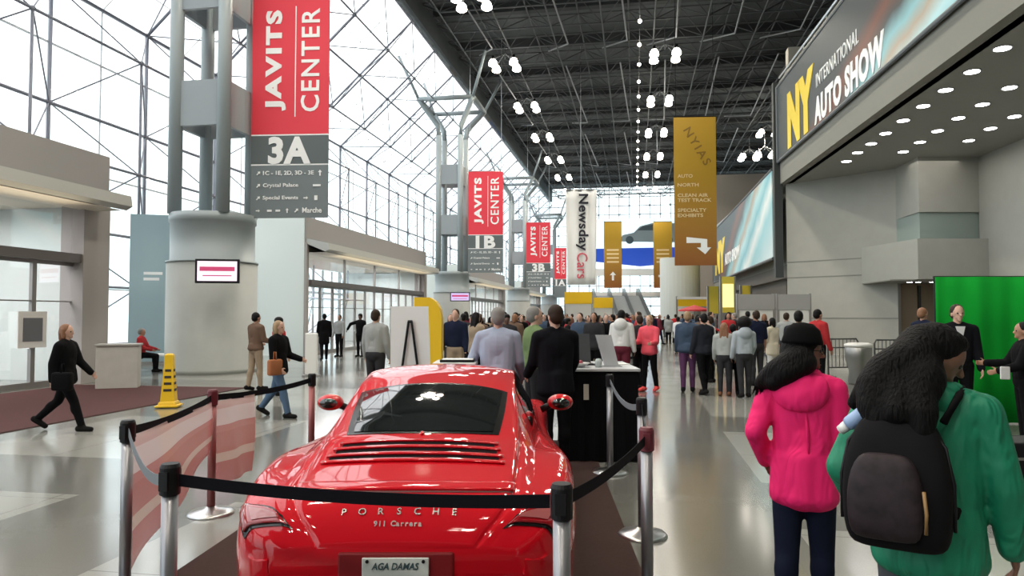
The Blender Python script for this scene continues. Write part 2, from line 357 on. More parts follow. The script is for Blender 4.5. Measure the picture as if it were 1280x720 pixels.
# ================================================================== ENTRANCE VESTIBULES
VX = -13.6
vest_glass = glassmat('door_glass', (.97, .97, .98), .10, .03)
soffit_w = mat('canopy_soffit', (.58, .54, .46), .5)
canopy_m = mat('canopy_grey', (.42, .43, .41), .6)
para_m = mat('parapet_grey', (.30, .29, .29), .7)
pier_m = mat('pier_grey', (.36, .34, .33), .7)
endp = mat('pale_end_panel', (.66, .72, .70), .5)
def vestibule(label, y0, y1, first):
    t = thing('entrance_vestibule', label, 'entrance', (VX, y0, 0), 0, 'glazed entrance vestibules along the glass wall')
    L = y1 - y0; D = -5.7
    b = B(); box(b, (D, 0, 4.75), (0, L, 5.85)); box(b, (D, .1, 4.6), (-.1, L - .1, 4.75)); bm_obj('parapet', b, para_m, t)
    b = B(); box(b, (D, -.03, 0), (-.05, .2, 5.83)); bm_obj('end_wall', b, endp, t)
    b = B(); box(b, (D, L - .22, 0), (-.55, L, 4.75)); bm_obj('end_wall', b, endp, t)
    for yy in (0, L - .9 if first else L - .6):
        b = B(); box(b, (-.6, yy, 0), (.05, yy + (.9 if first and yy else (.6 if yy else .22)), 4.75)); bm_obj('pier', b, pier_m, t)
    b = B(); c0 = .05; c1 = L - .42
    prism(b, [(-.1, 4.75), (-.1, 4.95), (.98, 4.72), (1.02, 4.45), (.85, 4.36)], c0, c1, 'y'); bm_obj('canopy', b, canopy_m, t)
    b = B(); quad(b, [(-.1, c0 + .1, 4.34), (-.1, c1 - .1, 4.34), (.85, c1 - .1, 4.345), (.85, c0 + .1, 4.345)]); quad(b, [(-.1, c0, 4.34), (-.1, c1, 4.34), (-.1, c1, 4.8), (-.1, c0, 4.8)]); quad(b, [(-5.5, .3, 4.5), (-.2, .3, 4.5), (-.2, L - .3, 4.5), (-5.5, L - .3, 4.5)]); bm_obj('soffit', b, soffit_w, t)
    b = B(); box(b, (-.5, .6, 3.0), (0, L - .6, 3.22)); bm_obj('header', b, mat('door_header', (.13, .12, .12), .5), t)
    n = int((L - 1.4) / 1.35); w = (L - 1.4) / n
    b = B()
    for i in range(0, n + 1, 3): box(b, (-.32, .7 + i * w - .035, 3.22), (-.22, .7 + i * w + .035, 4.4))
    bm_obj('transom_bars', b, alum, t)
    b = B(); box(b, (-.285, .7, 3.22), (-.275, L - .7, 4.36)); bm_obj('transom_glass', b, vest_glass, t)
    for i in range(n):
        ya = .7 + i * w
        b = B(); box(b, (-.33, ya, 0), (-.24, ya + .06, 3.0)); box(b, (-.33, ya + w - .06, 0), (-.24, ya + w, 3.0)); box(b, (-.33, ya + .06, 0), (-.24, ya + w - .06, .14)); box(b, (-.33, ya + .06, 2.92), (-.24, ya + w - .06, 3.0))
        box(b, (-.33, ya + .06, 2.02), (-.26, ya + w - .06, 2.05))
        d = bm_obj('door', b, alum, t)
        b = B(); box(b, (-.29, ya + .06, .14), (-.28, ya + w - .06, 2.92)); bm_obj('pane', b, vest_glass, d)
        b = B(); tube(b, (-.2, ya + w - .13, .9), (-.2, ya + w - .13, 1.3), .015); tube(b, (-.2, ya + w - .13, .93), (-.3, ya + w - .13, .93), .01); tube(b, (-.2, ya + w - .13, 1.27), (-.3, ya + w - .13, 1.27), .01); bm_obj('handle', b, chrome, d)
    # outer doors on the street side
    b = B()
    for i in range(n + 1): box(b, (D - .05, .7 + i * w - .04, 0), (D + .05, .7 + i * w + .04, 4.5))
    box(b, (D - .05, .3, 3.0), (D + .05, L - .3, 3.15)); bm_obj('outer_door_frames', b, alum, t)
    return t
for i, lab in enumerate(['near glazed entrance with grey parapet and canopy, left edge of the hall', 'middle glazed entrance with white end panel, people in its doorway',
                         'third entrance along the glass wall, beyond the second column', 'farthest entrance along the glass wall beside the third column']):
    vestibule(lab, -.9 + 29.1 * i, 16.75 + 29.1 * i, i == 0)
    area('canopy_light', (VX + .7, 8 + 29.1 * i, 4.0), (0, R(180), 0), 1, 14, 25, (1, .85, .6))
    area('vestibule_light', (VX - 2.5, 8 + 29.1 * i, 4.3), (0, 0, 0), 3, 14, 480, (1, .97, .95))
# white notice on the near vestibule's glass door
p = PX(41, 412, VX - .15); t = thing('notice_board', 'dark notice panel in a white frame on the near left doors', 'notice', p)
b = B(); box(b, (-.03, -.40, -.42), (.0, .40, .42)); bm_obj('frame', b, white_m, t)
b = B(); box(b, (.0, -.27, -.27), (.012, .27, .27)); bm_obj('panel', b, mat('notice_grey', (.16, .17, .19), .5), t)

# ================================================================== COLUMNS
def column(label, y):
    t = thing('column', label, 'column', (-12.65, y, 0), 0, 'four-tube columns along the glass wall')
    b = B(); lathe(b, [(1.32, 0), (1.32, .12), (1.29, .14), (1.29, 3.25)], 48); bm_obj('lower_drum', b, column_m, t, True)
    b = B(); lathe(b, [(1.31, 3.25), (1.31, 3.3), (1.2, 3.3), (1.2, 4.45), (1.24, 4.47), (1.24, 4.72), (0, 4.73)], 48); bm_obj('upper_drum', b, paint_grey, t, True)
    for i, (sx, sy) in enumerate(((-1, -1), (1, -1), (1, 1), (-1, 1))):
        b = B(); tube(b, (sx * .78, sy * .78, 4.7), (sx * .78, sy * .78, 14.2), .2, n=20)
        polytube(b, [(sx * .78, sy * .78, 14.2), (sx * .85, sy * .85, 14.9), (sx * 1.7, sy * 1.7, 16.2), (sx * 1.9, sy * 1.9, 16.5)], .18, 14)
        bm_obj('tube', b, paint_grey, t, True)
    for k in range(4):
        z = 7.3 + k * 3.5
        if z > 14: break
        b = B()
        for s in (-1, 1):
            box(b, (-.78, s * .78 - .06, z), (.78, s * .78 + .06, z + 1.35)); box(b, (s * .78 - .06, -.78, z), (s * .78 + .06, .78, z + 1.35))
        bm_obj('link_plate', b, mat('plate_grey', (.28, .31, .33), .5), t)
    b = B()
    for s in (-1, 1):
        tube(b, (-1.9, s * 1.9, 16.5), (1.9, s * 1.9, 16.5), .16, n=12); tube(b, (s * 1.9, -1.9, 16.5), (s * 1.9, 1.9, 16.5), .16, n=12)
        for q in (-1, 1): tube(b, (s * 1.9, q * 1.9, 16.5), (s * 3.0, q * 3.0, 19.2), .10, n=10)
    bm_obj('capital', b, paint_grey, t, True)
    return t
CY = [20.0, 49.0, 78.2, 107.0]
for i, lab in enumerate(['large round-based column of four grey tubes, nearest and holding a screen', 'second round-based tube column, behind the red 1B banner',
                         'third tube column down the glass wall, left of the 3B banner', 'farthest tube column, beside the small last red banner']): column(lab, CY[i])
# small screens on the drums
def screen(label, p, w, h, face, rz=0):
    t = thing('wall_screen', label, 'screen', p, rz)
    b = B(); box(b, (-w / 2, -.05, -h / 2), (w / 2, .05, h / 2), bev=.01); box(b, (-.1, .05, -.1), (.1, .2, .1)); bm_obj('casing', b, black_m, t)
    b = B(); box(b, (-w / 2 + .06, -.056, -h / 2 + .06), (w / 2 - .06, -.05, h / 2 - .06)); f = bm_obj('display', b, mat('display_' + face, (.5, .45, .5), .3, emit=(.62, .5, .62) if face == 'lilac' else (.25, .2, .45), es=.75), t)
    b = B(); box(b, (-w / 2 + .12, -.06, .0), (w / 2 - .12, -.057, .12)); box(b, (-w / 2 + .2, -.06, -.14), (w / 2 - .2, -.057, -.11)); bm_obj('screen_text', b, mat('screen_maroon', (.35, .04, .10), .5, emit=(.3, .03, .09), es=.6), t)
p = CAMP + ray(272, 339) * 19.75
screen('black-framed screen glowing lilac on the nearest column drum', p, 1.15, .66, 'lilac', R(20))
p = CAMP + ray(575, 371) * 47.6
screen('small violet screen on the second column drum', p, 1.3, .6, 'violet', R(15))

# ================================================================== HANGING BANNERS
def hang(name, label, px0, px1, py0, py1, D, group=None):
    """a banner facing down the hall; returns thing (origin bottom centre) and size"""
    c = CAMP + ray((px0 + px1) / 2, (py0 + py1) / 2) * D
    w = (px1 - px0) * D / F; h = (py1 - py0) * D / F
    t = thing(name, label, 'banner', (c.x, c.y, c.z - h / 2), R(6), group); return t, w, h
def arrow(b, x, z, s, kind):
    if kind == 'r': pts = [(-.5, -.12), (.1, -.12), (.1, -.35), (.5, 0), (.1, .35), (.1, .12), (-.5, .12)]
    elif kind == 'u': pts = [(-.12, -.5), (.12, -.5), (.12, .1), (.35, .1), (0, .5), (-.35, .1), (-.12, .1)]
    elif kind == 'ur': pts = [(-.5, -.3), (-.3, -.5), (.2, 0), (.4, -.2), (.45, .45), (-.2, .4), (0, .2)]
    prism(b, [(x + a * s, z + c * s) for a, c in pts], -.05, -.04, 'y')
def javits(label, px0, px1, py0, py1, D, code, sub):
    t, w, h = hang('hanging_banner', label, px0, px1, py0, py1, D, 'red and grey gate banners')
    zr = h * .372; zd = h * .238
    b = B(); box(b, (-w / 2, -.03, zr + .02), (w / 2, .03, h)); bm_obj('red_panel', b, red_b, t)
    b = B(); box(b, (-w / 2, -.03, zd + .02), (w / 2, .03, zr - .02)); bm_obj('gate_panel', b, dark_b, t)
    b = B(); box(b, (-w / 2, -.03, 0), (w / 2, .03, zd - .02)); bm_obj('directory_panel', b, dir_b, t)
    b = B(); box(b, (-w / 2, -.035, zr - .02), (w / 2, .035, zr + .02)); box(b, (-w / 2, -.035, zd - .02), (w / 2, .035, zd + .02)); box(b, (.06 * w, -.04, zr + .13 * (h - zr)), (.06 * w + .03, -.03, h - .045 * h)); bm_obj('white_rule', b, let_w, t)
    L = (h - zr) * .745; zc = zr + .165 * (h - zr) + L / 2
    text('lettering', 'JAVITS', w * .33, let_w, t, basis((-.19 * w, -.035, zc), (0, 0, 1), (-1, 0, 0)), bold=.016 * w, spacing=1.22, fit=(L * .98, w * .27))
    text('lettering', 'CENTER', w * .30, let_w, t, basis((.26 * w, -.035, zc), (0, 0, 1), (-1, 0, 0)), bold=.004 * w, spacing=1.15, fit=(L, w * .24))
    text('gate_number', code, (zr - zd) * 1.25, let_w, t, basis((0, -.04, (zr + zd) / 2 - .02), (1, 0, 0), (0, 0, 1)), bold=.05, spacing=1.08, fit=((zr - zd) * 1.45, (zr - zd) * .93))
    if sub:
        s = w * .075
        for k, (a, body) in enumerate((('ur', '1C - 1E, 2D, 3D - 3E'), ('ur', 'Crystal Palace'), ('ur', 'Special Events'), ('r', ''))):
            z = zd * (.84 - .235 * k)
            def one(nm, fn):
                b = B(); fn(b); bm_obj(nm, b, let_w, t)
            one('arrow', lambda b: arrow(b, -.40 * w, z, s * .7, a))
            if k == 0: one('arrow', lambda b: arrow(b, .40 * w, z, s, 'u'))
            if k == 2: one('arrow', lambda b: arrow(b, .22 * w, z, s * .8, 'r')); one('pictogram', lambda b: box(b, (.33 * w, -.05, z - s * .4), (.37 * w, -.04, z + s * .4)))
            if k == 1: one('pictogram', lambda b: box(b, (.31 * w, -.05, z - .03), (.41 * w, -.04, z + .03)))
            if k == 3:
                for q in (-.28, -.17): one('pictogram', lambda b: box(b, (q * w, -.05, z - .03), ((q + .06) * w, -.04, z + .03)))
                one('arrow', lambda b: arrow(b, -.02 * w, z, s * .8, 'u')); one('arrow', lambda b: arrow(b, .1 * w, z, s * .7, 'ur'))
            if body: text('directory_text', body, s * 1.25, let_w, t, basis((-.34 * w, -.035, z), (1, 0, 0), (0, 0, 1)), bold=.004, align='LEFT', fit=((.66 if k == 0 else .46) * w, w * .062))
            else: text('directory_text', 'Marche', s * 1.25, let_w, t, basis((.17 * w, -.035, z), (1, 0, 0), (0, 0, 1)), bold=.004, align='LEFT', sx=.9)
    b = B()
    for s in (-1, 1): tube(b, (s * w * .45, 0, h), (s * w * .45, 0, CZ + 1.92 - t.location.z), .015)
    tube(b, (-w / 2, 0, h), (w / 2, 0, h), .03); bm_obj('hanger', b, chrome, t)
    return t
javits('large red banner over a grey 3A directory panel, nearest', 314, 412, -6, 273, 22.0, '3A', True)
javits('red banner over a grey 1B directory panel, second away', 585, 629, 214, 341, 49.5, '1B', True)
javits('red banner over a grey 3B directory panel, third away', 658, 688, 278, 359, 74, '3B', True)
javits('small red banner farthest down the row, left of the white flag', 693, 708, 310, 372, 103, '1A', False)

t, w, h = hang('hanging_flag', 'white hanging flag with sideways Newsday Cars lettering', 707, 746, 237, 356, 52)
b = B(); n = 14
for i in range(n):
    for k in range(10):
        def q(i, k):
            x = -w / 2 + w * i / n; z = h * k / 10; z0 = z + (0.12 * h * abs(x / w) * 0 if k == 0 else 0)
            return (x * (1 - .10 * (1 - k / 10)), -.06 * math.sin(i * 1.3 + k * .3), z0)
        quad(b, [q(i, k), q(i + 1, k), q(i + 1, k + 1), q(i, k + 1)])
bmesh.ops.remove_doubles(b, verts=b.verts[:], dist=1e-4); f = bm_obj('cloth', b, mat('flag_white', (.82, .83, .82), .8), t, True)
md = f.modifiers.new('thick', 'SOLIDIFY'); md.thickness = .02
text('lettering', 'Newsday', w * .40, mat('ink_black', (.01, .01, .02), .6), t, basis((.03 * w, -.10, h * .655), (0, 0, -1), (1, 0, 0)), bold=.02, align='CENTER', fit=(h * .60, w * .40), spacing=1.05)
text('lettering', 'Cars', w * .40, mat('ink_red', (.65, .10, .14), .6), t, basis((.03 * w, -.10, h * .20), (0, 0, -1), (1, 0, 0)), bold=.004, align='CENTER', fit=(h * .27, w * .34))
b = B(); tube(b, (-w / 2, 0, h), (w / 2, 0, h), .05); tube(b, (0, 0, h), (0, 0, CZ + 1.92 - t.location.z), .02); bm_obj('hanger', b, chrome, t)

def grad_yellow(name, lo, hi, z1):
    m = bpy.data.materials.new(name); m.use_nodes = True; nt = m.node_tree; p = nt.nodes['Principled BSDF']; p.inputs['Roughness'].default_value = .6
    tc = nt.nodes.new('ShaderNodeTexCoord'); s = nt.nodes.new('ShaderNodeSeparateXYZ'); r = nt.nodes.new('ShaderNodeValToRGB'); mr = nt.nodes.new('ShaderNodeMapRange'); mr.inputs[2].default_value = z1
    nt.links.new(tc.outputs['Object'], s.inputs[0]); nt.links.new(s.outputs[2], mr.inputs[0]); nt.links.new(mr.outputs[0], r.inputs[0]); nt.links.new(r.outputs[0], p.inputs['Base Color'])
    r.color_ramp.elements[0].color = (*lo, 1); r.color_ramp.elements[1].color = (*hi, 1); r.color_ramp.elements[1].position = .75; return m
gy = grad_yellow('printed_orange_to_yellow', (.26, .085, .012), (.42, .25, .012), 8)
def ybanner(label, x0, x1, y0, y1, D, big):
    t, w, h = hang('hanging_banner', label, x0, x1, y0, y1, D, 'orange and yellow hall banners')
    b = B(); box(b, (-w / 2, -.02, 0), (w / 2, .02, h)); bm_obj('panel', b, gy, t)
    M = lambda x, z: basis((x, -.03, z), (1, 0, 0), (0, 0, 1))
    if big:
        dk = mat('banner_brown_ink', (.22, .12, .01), .6)
        text('lettering', 'NYIAS', w * .30, dk, t, basis((.06 * w, -.03, h * .80), (.50, 0, -.866), (.866, 0, .50)), bold=.01, fit=(h * .28, w * .20), spacing=1.3)
        pale = mat('pale_gold_ink', (.72, .55, .30), .6)
        for z, s, lw in ((.60, 'AUTO', .36), (.54, 'NORTH', .5), (.47, 'CLEAN AIR', .72), (.437, 'TEST TRACK', .8), (.37, 'SPECIALTY', .68), (.335, 'EXHIBITS', .6)):
            text('lettering', s, w * .19, pale, t, M(-.42 * w, z * h), bold=.008, align='LEFT', fit=(lw * w, w * .085))
        b = B(); prism(b, [(-.22 * w, h * .15), (.12 * w, h * .15), (.12 * w, h * .12), (.02 * w, h * .12), (.22 * w, h * .075), (.36 * w, h * .12), (.27 * w, h * .12), (.27 * w, h * .175), (-.22 * w, h * .19)], -.04, -.025, 'y'); bm_obj('arrow', b, let_w, t)
    else:
        pale = mat('pale_gold_ink', (.72, .55, .30), .6)
        for z in (.56, .50, .44, .38): b = B(); box(b, (-.34 * w, -.03, z * h), (.34 * w, -.025, (z + .025) * h)); bm_obj('lettering', b, pale, t)
        b = B(); arrow(b, 0, .18 * h, w * .5, 'u' if x0 < 800 else 'r'); bm_obj('arrow', b, let_w, t)
    b = B(); tube(b, (-w / 2, 0, h), (w / 2, 0, h), .04)
    for s in (-1, 1): tube(b, (s * w * .45, 0, h), (s * w * .45, 0, CZ + 1.92 - t.location.z), .015)
    bm_obj('hanger', b, black_m, t)
ybanner('large yellow and orange banner with a white arrow, nearest', 843, 895, 145, 332, 42, True)
ybanner('small orange banner left of the pair in front of the billboard', 755, 777, 277, 360, 96, False)
ybanner('small orange banner right of the pair in front of the billboard', 817, 840, 277, 360, 96, False)

# auto show banners on the right fascia
def show_mat(name, y0, y1, z0, z1):
    m = bpy.data.materials.new(name); m.use_nodes = True; nt = m.node_tree; p = nt.nodes['Principled BSDF']; p.inputs['Roughness'].default_value = .45
    N = nt.nodes.new; L = nt.links.new
    tc = N('ShaderNodeTexCoord'); s = N('ShaderNodeSeparateXYZ'); L(tc.outputs['Object'], s.inputs[0])
    u = N('ShaderNodeMapRange'); u.inputs[1].default_value = y0; u.inputs[2].default_value = y1; L(s.outputs[1], u.inputs[0])
    v = N('ShaderNodeMapRange'); v.inputs[1].default_value = z0; v.inputs[2].default_value = z1; L(s.outputs[2], v.inputs[0])
    n = N('ShaderNodeTexNoise'); n.inputs['Scale'].default_value = .5; n.inputs['Detail'].default_value = 5; L(tc.outputs['Object'], n.inputs['Vector'])
    a = N('ShaderNodeMath'); a.operation = 'MULTIPLY_ADD'; a.inputs[1].default_value = -.42; L(v.outputs[0], a.inputs[0]); L(u.outputs[0], a.inputs[2])
    c = N('ShaderNodeMath'); c.operation = 'MULTIPLY_ADD'; c.inputs[1].default_value = .10; L(n.outputs['Fac'], c.inputs[0]); L(a.outputs[0], c.inputs[2])
    r = N('ShaderNodeValToRGB'); e = r.color_ramp.elements; e[0].position = 0; e[0].color = (.02, .03, .035, 1); e[1].position = 1; e[1].color = (.6, .72, .75, 1)
    for pos, colr in ((.18, (.03, .035, .04)), (.26, (.16, .045, .02)), (.34, (.05, .05, .05)), (.42, (.25, .5, .55)), (.48, (.42, .33, .25)), (.55, (.45, .68, .72)), (.63, (.18, .48, .56)), (.72, (.75, .8, .8)), (.8, (.3, .58, .64))):
        x = e.new(pos); x.color = (*colr, 1)
    L(c.outputs[0], r.inputs[0]); L(r.outputs[0], p.inputs['Base Color']); return m
def showbanner(label, ya, yb, z0, z1, X, n_y, letters, rot=0., piv=0.):
    """ya = far end, yb = near end; x local 0 at the face"""
    t = thing('fascia_banner', label, 'banner', (X, piv, 0), rot)
    inv = Matrix.Rotation(-rot, 3, 'Z'); o_ = inv @ (CAMP - V(X, piv, 0))
    def PXr(px, py):
        d = inv @ ray(px, py); return o_ + d * ((-.13 - o_.x) / d.x)
    ya -= piv; yb -= piv
    b = B(); box(b, (-.12, yb, z0), (-.04, ya, z1)); bm_obj('panel', b, show_mat('show_print_%d' % n_y, ya, yb, z0, z1), t)
    b = B()
    for (p, q) in (((ya, z0), (ya, z1)), ((ya, z1), (yb, z1)), ((ya, z0), (yb, z0))): tube(b, (-.1, p[0], p[1]), (-.1, q[0], q[1]), .07, n=8)
    bm_obj('frame', b, mat('banner_frame', (.12, .13, .14), .5), t)
    M = lambda y, z: basis((-.13, y, z), (0, -1, 0), (0, 0, 1))
    H = z1 - z0
    for s, col, xa_, xb_, ytop, ybot, bold in letters:      # left edge at xa_, its top and bottom there, right edge at xb_
        a = PXr(xa_, ytop); c = PXr(xa_, ybot); e = PXr(xb_, 100)
        text('lettering', s, 1.0, col, t, M(a.y, (a.z + c.z) / 2), bold=bold, align='LEFT', fit=(a.y - e.y, a.z - c.z), spacing=1.08)
    return t
ny = mat('lettering_yellow', (.80, .58, .02), .5)
showbanner('long banner reading NY International Auto Show on the near right fascia', 33.9, 4, 8.62, 12.0, FX, 1,
           [('NY', ny, 984, 1017, 118, 188, .07), ('INTERNATIONAL', let_w, 1020, 1074, 93, 110, .0), ('AUTO SHOW', let_w, 1018, 1106, 124, 158, .05)], FR, FY)
showbanner('second fascia banner with teal and orange artwork beyond the dark edge post', 60, 34.5, 4.3, 8.4, FX - .15, 2,
           [('NY', ny, 894, 904, 306, 345, .08), ('AUTO SHOW', let_w, 906, 922, 318, 332, .04)])
bm = B(); box(bm, (FX - .25, 33.95, 3.4), (FX + .1, 34.35, 12.3)); struct(bm_obj('trim_6', bm, mat('gap_shade_strip', (.03, .035, .035), .5)))  # black box stands in for the shade of the gap between the banners

# billboard above the far hall
t = thing('billboard', 'wide billboard with a silver car above a blue band, far end of hall', 'billboard', (0, 109, 0))
a = PY(742, 336, 109); c = PY(846, 272, 109)
b = B(); box(b, (a.x, 0, a.z), (c.x, .3, c.z)); bm_obj('panel', b, mat('billboard_white', (.78, .85, .88), .5, emit=(.75, .9, .95), es=.45), t)  # emission added to brighten the panel, which no lamp lights
def Pb(x, y): q = PY(x, y, 109); return (q.x, q.z)
b = B(); prism(b, [Pb(742, 311), Pb(846, 309), Pb(846, 329), Pb(800, 333), Pb(742, 327)], -.06, -.01, 'y'); bm_obj('blue_band', b, mat('band_blue', (.02, .07, .40), .5, emit=(.01, .05, .35), es=.4), t)
b = B(); prism(b, [Pb(775, 302), Pb(778, 294), Pb(792, 291), Pb(800, 283), Pb(815, 279), Pb(846, 279), Pb(846, 303)], -.08, -.03, 'y'); bm_obj('car_picture', b, mat('print_silver', (.38, .47, .52), .4), t)
b = B(); prism(b, [Pb(797, 288), Pb(803, 283), Pb(816, 281), Pb(840, 281), Pb(840, 288)], -.1, -.08, 'y')
for cx in (787, 836): prism(b, [(Pb(cx + 5 * math.cos(k * .524), 300 + 5 * math.sin(k * .524))) for k in range(12)], -.1, -.08, 'y')
bm_obj('car_picture', b, mat('print_dark', (.08, .13, .16), .4), t)
b = B(); prism(b, [Pb(742, 345), Pb(846, 343), Pb(846, 336), Pb(742, 336)], -.02, .2, 'y'); bm_obj('base_rail', b, white_m, t)
for x in (a.x + .4, c.x - .4): b = B(); tube(b, (x, .5, 0), (x, .5, c.z), .15); bm_obj('post', b, white_m, t)

# ================================================================== HIGH BAY LAMPS
def lamp_cluster(label, p):
    global LC
    if LC is None:
        t = thing('ceiling_lamp', label, 'ceiling light', p, 0, 'clusters of four high bay lamps')
        b = B(); tube(b, (0, 0, .5), (0, 0, 2.0), .03)
        for sx in (-1, 1):
            for sy in (-1, 1): tube(b, (0, 0, .9), (sx * .62, sy * .55, .42), .03)
        bm_obj('bracket', b, ceil_tube, t)
        for sx in (-1, 1):
            for sy in (-1, 1):
                b = B(); lathe(b, [(0, .0), (.18, -.02), (.27, .04), (.29, .1), (.24, .3), (.15, .42)], 16, c=(sx * .68, sy * .6, -.08)); o = bm_obj('lamp', b, lamp_on, t, True)
                b = B(); lathe(b, [(.155, .42), (.10, .46), (.09, .66), (0, .68)], 12, c=(sx * .68, sy * .6, -.08)); bm_obj('housing', b, black_m, o, True)
        LC = t
    else: t = copy_tree(LC); t.location = p; t['label'] = label
    d = bpy.data.lights.new('lamp_light', 'SPOT'); d.energy = 900; d.spot_size = R(130); d.shadow_soft_size = .4; d.color = (1, .92, .78)
    l = bpy.data.objects.new('lamp_light', d); COL.objects.link(l); l.location = V(*p) + V(0, 0, -.35)
LC = None
names = ['nearest', 'second', 'third', 'fourth', 'fifth', 'sixth', 'seventh', 'eighth']
LZ = 17.9
for k in range(7):
    D = LZ - 1.7
    off = 1 / (.00257 + .00067 * k)
    Yk = D * F / off
    yy = Yk / 1.0
    # left row, right row along the hall
    pl = V(-8.35, 0, LZ); q = G(590, 5 + 394 - 394, LZ)
    base = q.y + 9.72 * k
    lamp_cluster('%s cluster of four glowing lamps, left ceiling row' % names[k], (-8.3, base, LZ))
    lamp_cluster('%s cluster of four glowing lamps, right ceiling row' % names[k], (1.95, base - 9.72 + 9.72 * 0 if False else base, LZ))
lamp_cluster('first cluster of four glowing lamps above the top of the right row', (1.95, q.y - 9.5, LZ))
for i, (x, y) in enumerate(((960, 168), (937, 198), (956, 195))):
    lamp_cluster(['upper', 'lower left', 'lower right'][i] + ' of three lamp clusters left of the show banner end', tuple(CAMP + ray(x, y) * 66))
lamp_cluster('lone lamp cluster high between the big yellow banner and the fascia', tuple(CAMP + ray(948, 24) * 60))
for k in range(1, 6):
    for x, sd in ((-8.3, 'left'), (1.95, 'right')):
        if k == 1 and x > 0: continue
        lamp_cluster('%s lamp cluster back from the first one in view, %s ceiling row overhead' % (names[k - 1] if k > 1 else 'next', sd), (x, q.y - 9.72 * k, LZ))
t = thing('string_light', 'long string of tiny ceiling lights running down the middle of the hall', 'string lights', (.35, 0, 18.0))
b = B(); tube(b, (0, 36, .15), (0, 108, .15), .02); bm_obj('cable', b, black_m, t)
for k in range(20):
    b = B(); ball(b, (0, 0, 0), .11, 8, 6); bm_obj('bulb', b, lamp_on, t, True, (0, 40 + 3.5 * k, 0))

# ================================================================== FLOOR COVERINGS
t = bm_obj('entrance_carpet', (lambda b: (box(b, (VX + .15, -6, 0), (-9.0, 15.6, .012)), b)[1])(B()), mat('maroon_carpet', (.085, .042, .042), .95, spec=.1, noise=.15, nscale=30)); tag(t, 'maroon carpet in front of the near left entrance', 'carpet')
b = B(); pts = [CG(-2.45, 1.2), CG(.72, 1.2), CG(1.05, 9.8), CG(-1.9, 9.8)]
prism(b, [(p.x, p.y) for p in pts], 0, .012, 'z'); tag(bm_obj('display_carpet', b, mat('dark_brown_carpet', (.055, .033, .030), .95, spec=.1, noise=.15, nscale=40)), 'dark brown carpet under the red sports car', 'carpet')

# ================================================================== CAR
def pchip(tab):
    xs = [a for a, _ in tab]; ys = [b for _, b in tab]; n = len(xs)
    d = [(ys[i + 1] - ys[i]) / (xs[i + 1] - xs[i]) for i in range(n - 1)]; m = [0] * n; m[0] = d[0]; m[-1] = d[-1]
    for i in range(1, n - 1):
        m[i] = 0 if d[i - 1] * d[i] <= 0 else 2 * d[i - 1] * d[i] / (d[i - 1] + d[i])
    def f(x):
        if x <= xs[0]: return ys[0]
        if x >= xs[-1]: return ys[-1]
        i = max(k for k in range(n - 1) if xs[k] <= x); h = xs[i + 1] - xs[i]; t = (x - xs[i]) / h
        return (2 * t**3 - 3 * t * t + 1) * ys[i] + (t**3 - 2 * t * t + t) * h * m[i] + (-2 * t**3 + 3 * t * t) * ys[i + 1] + (t**3 - t * t) * h * m[i + 1]
    return f
zt = pchip([(0, .62), (.02, .66), (.06, .72), (.14, .79), (.22, .825), (.34, .845), (.55, .885), (.8, .935), (1.0, .968), (1.2, 1.035), (1.5, 1.125), (1.8, 1.20), (2.1, 1.262), (2.45, 1.29), (2.75, 1.275), (2.95, 1.22), (3.15, 1.09), (3.36, .93), (3.6, .86), (4.0, .76), (4.3, .65), (4.44, .55), (4.49, .48)])
Wd = pchip([(0, .60), (.02, .66), (.06, .72), (.14, .785), (.25, .835), (.42, .872), (.7, .905), (1.05, .92), (1.45, .90), (1.9, .865), (2.4, .855), (2.9, .865), (3.5, .90), (3.9, .87), (4.2, .78), (4.4, .58), (4.49, .35)])
zs = pchip([(0, .58), (.02, .62), (.06, .665), (.14, .715), (.25, .755), (.42, .795), (.7, .835), (1.05, .85), (1.5, .835), (2.1, .83), (2.9, .85), (3.5, .88), (3.9, .80), (4.2, .68), (4.4, .57), (4.49, .47)])
zb = pchip([(0, .42), (.03, .33), (.10, .26), (.3, .20), (.7, .17), (3.8, .16), (4.3, .20), (4.49, .36)])
xc = pchip([(0, .44), (.1, .58), (.25, .64), (.6, .665), (1.0, .68), (1.5, .70), (2.1, .735), (2.9, .74), (3.3, .70), (3.8, .55), (4.3, .40), (4.49, .2)])
zc = pchip([(0, .60), (.06, .69), (.14, .745), (.25, .785), (.45, .815), (.7, .845), (1.0, .865), (1.5, .86), (2.1, .87), (2.9, .88), (3.35, .87), (3.7, .80), (4.1, .715), (4.3, .63), (4.49, .475)])
xr = pchip([(0, .36), (.1, .48), (.25, .54), (.6, .565), (1.0, .585), (1.3, .59), (1.8, .575), (2.3, .57), (2.7, .575), (3.0, .61), (3.35, .60), (3.8, .40), (4.49, .12)])
zr = pchip([(0, .61), (.06, .705), (.14, .765), (.25, .803), (.45, .842), (.8, .895), (1.0, .92), (1.2, .965), (1.5, 1.045), (1.8, 1.125), (2.1, 1.19), (2.45, 1.225), (2.75, 1.20), (2.95, 1.13), (3.15, 1.02), (3.36, .90), (3.7, .815), (4.1, .72), (4.3, .635), (4.49, .478)])
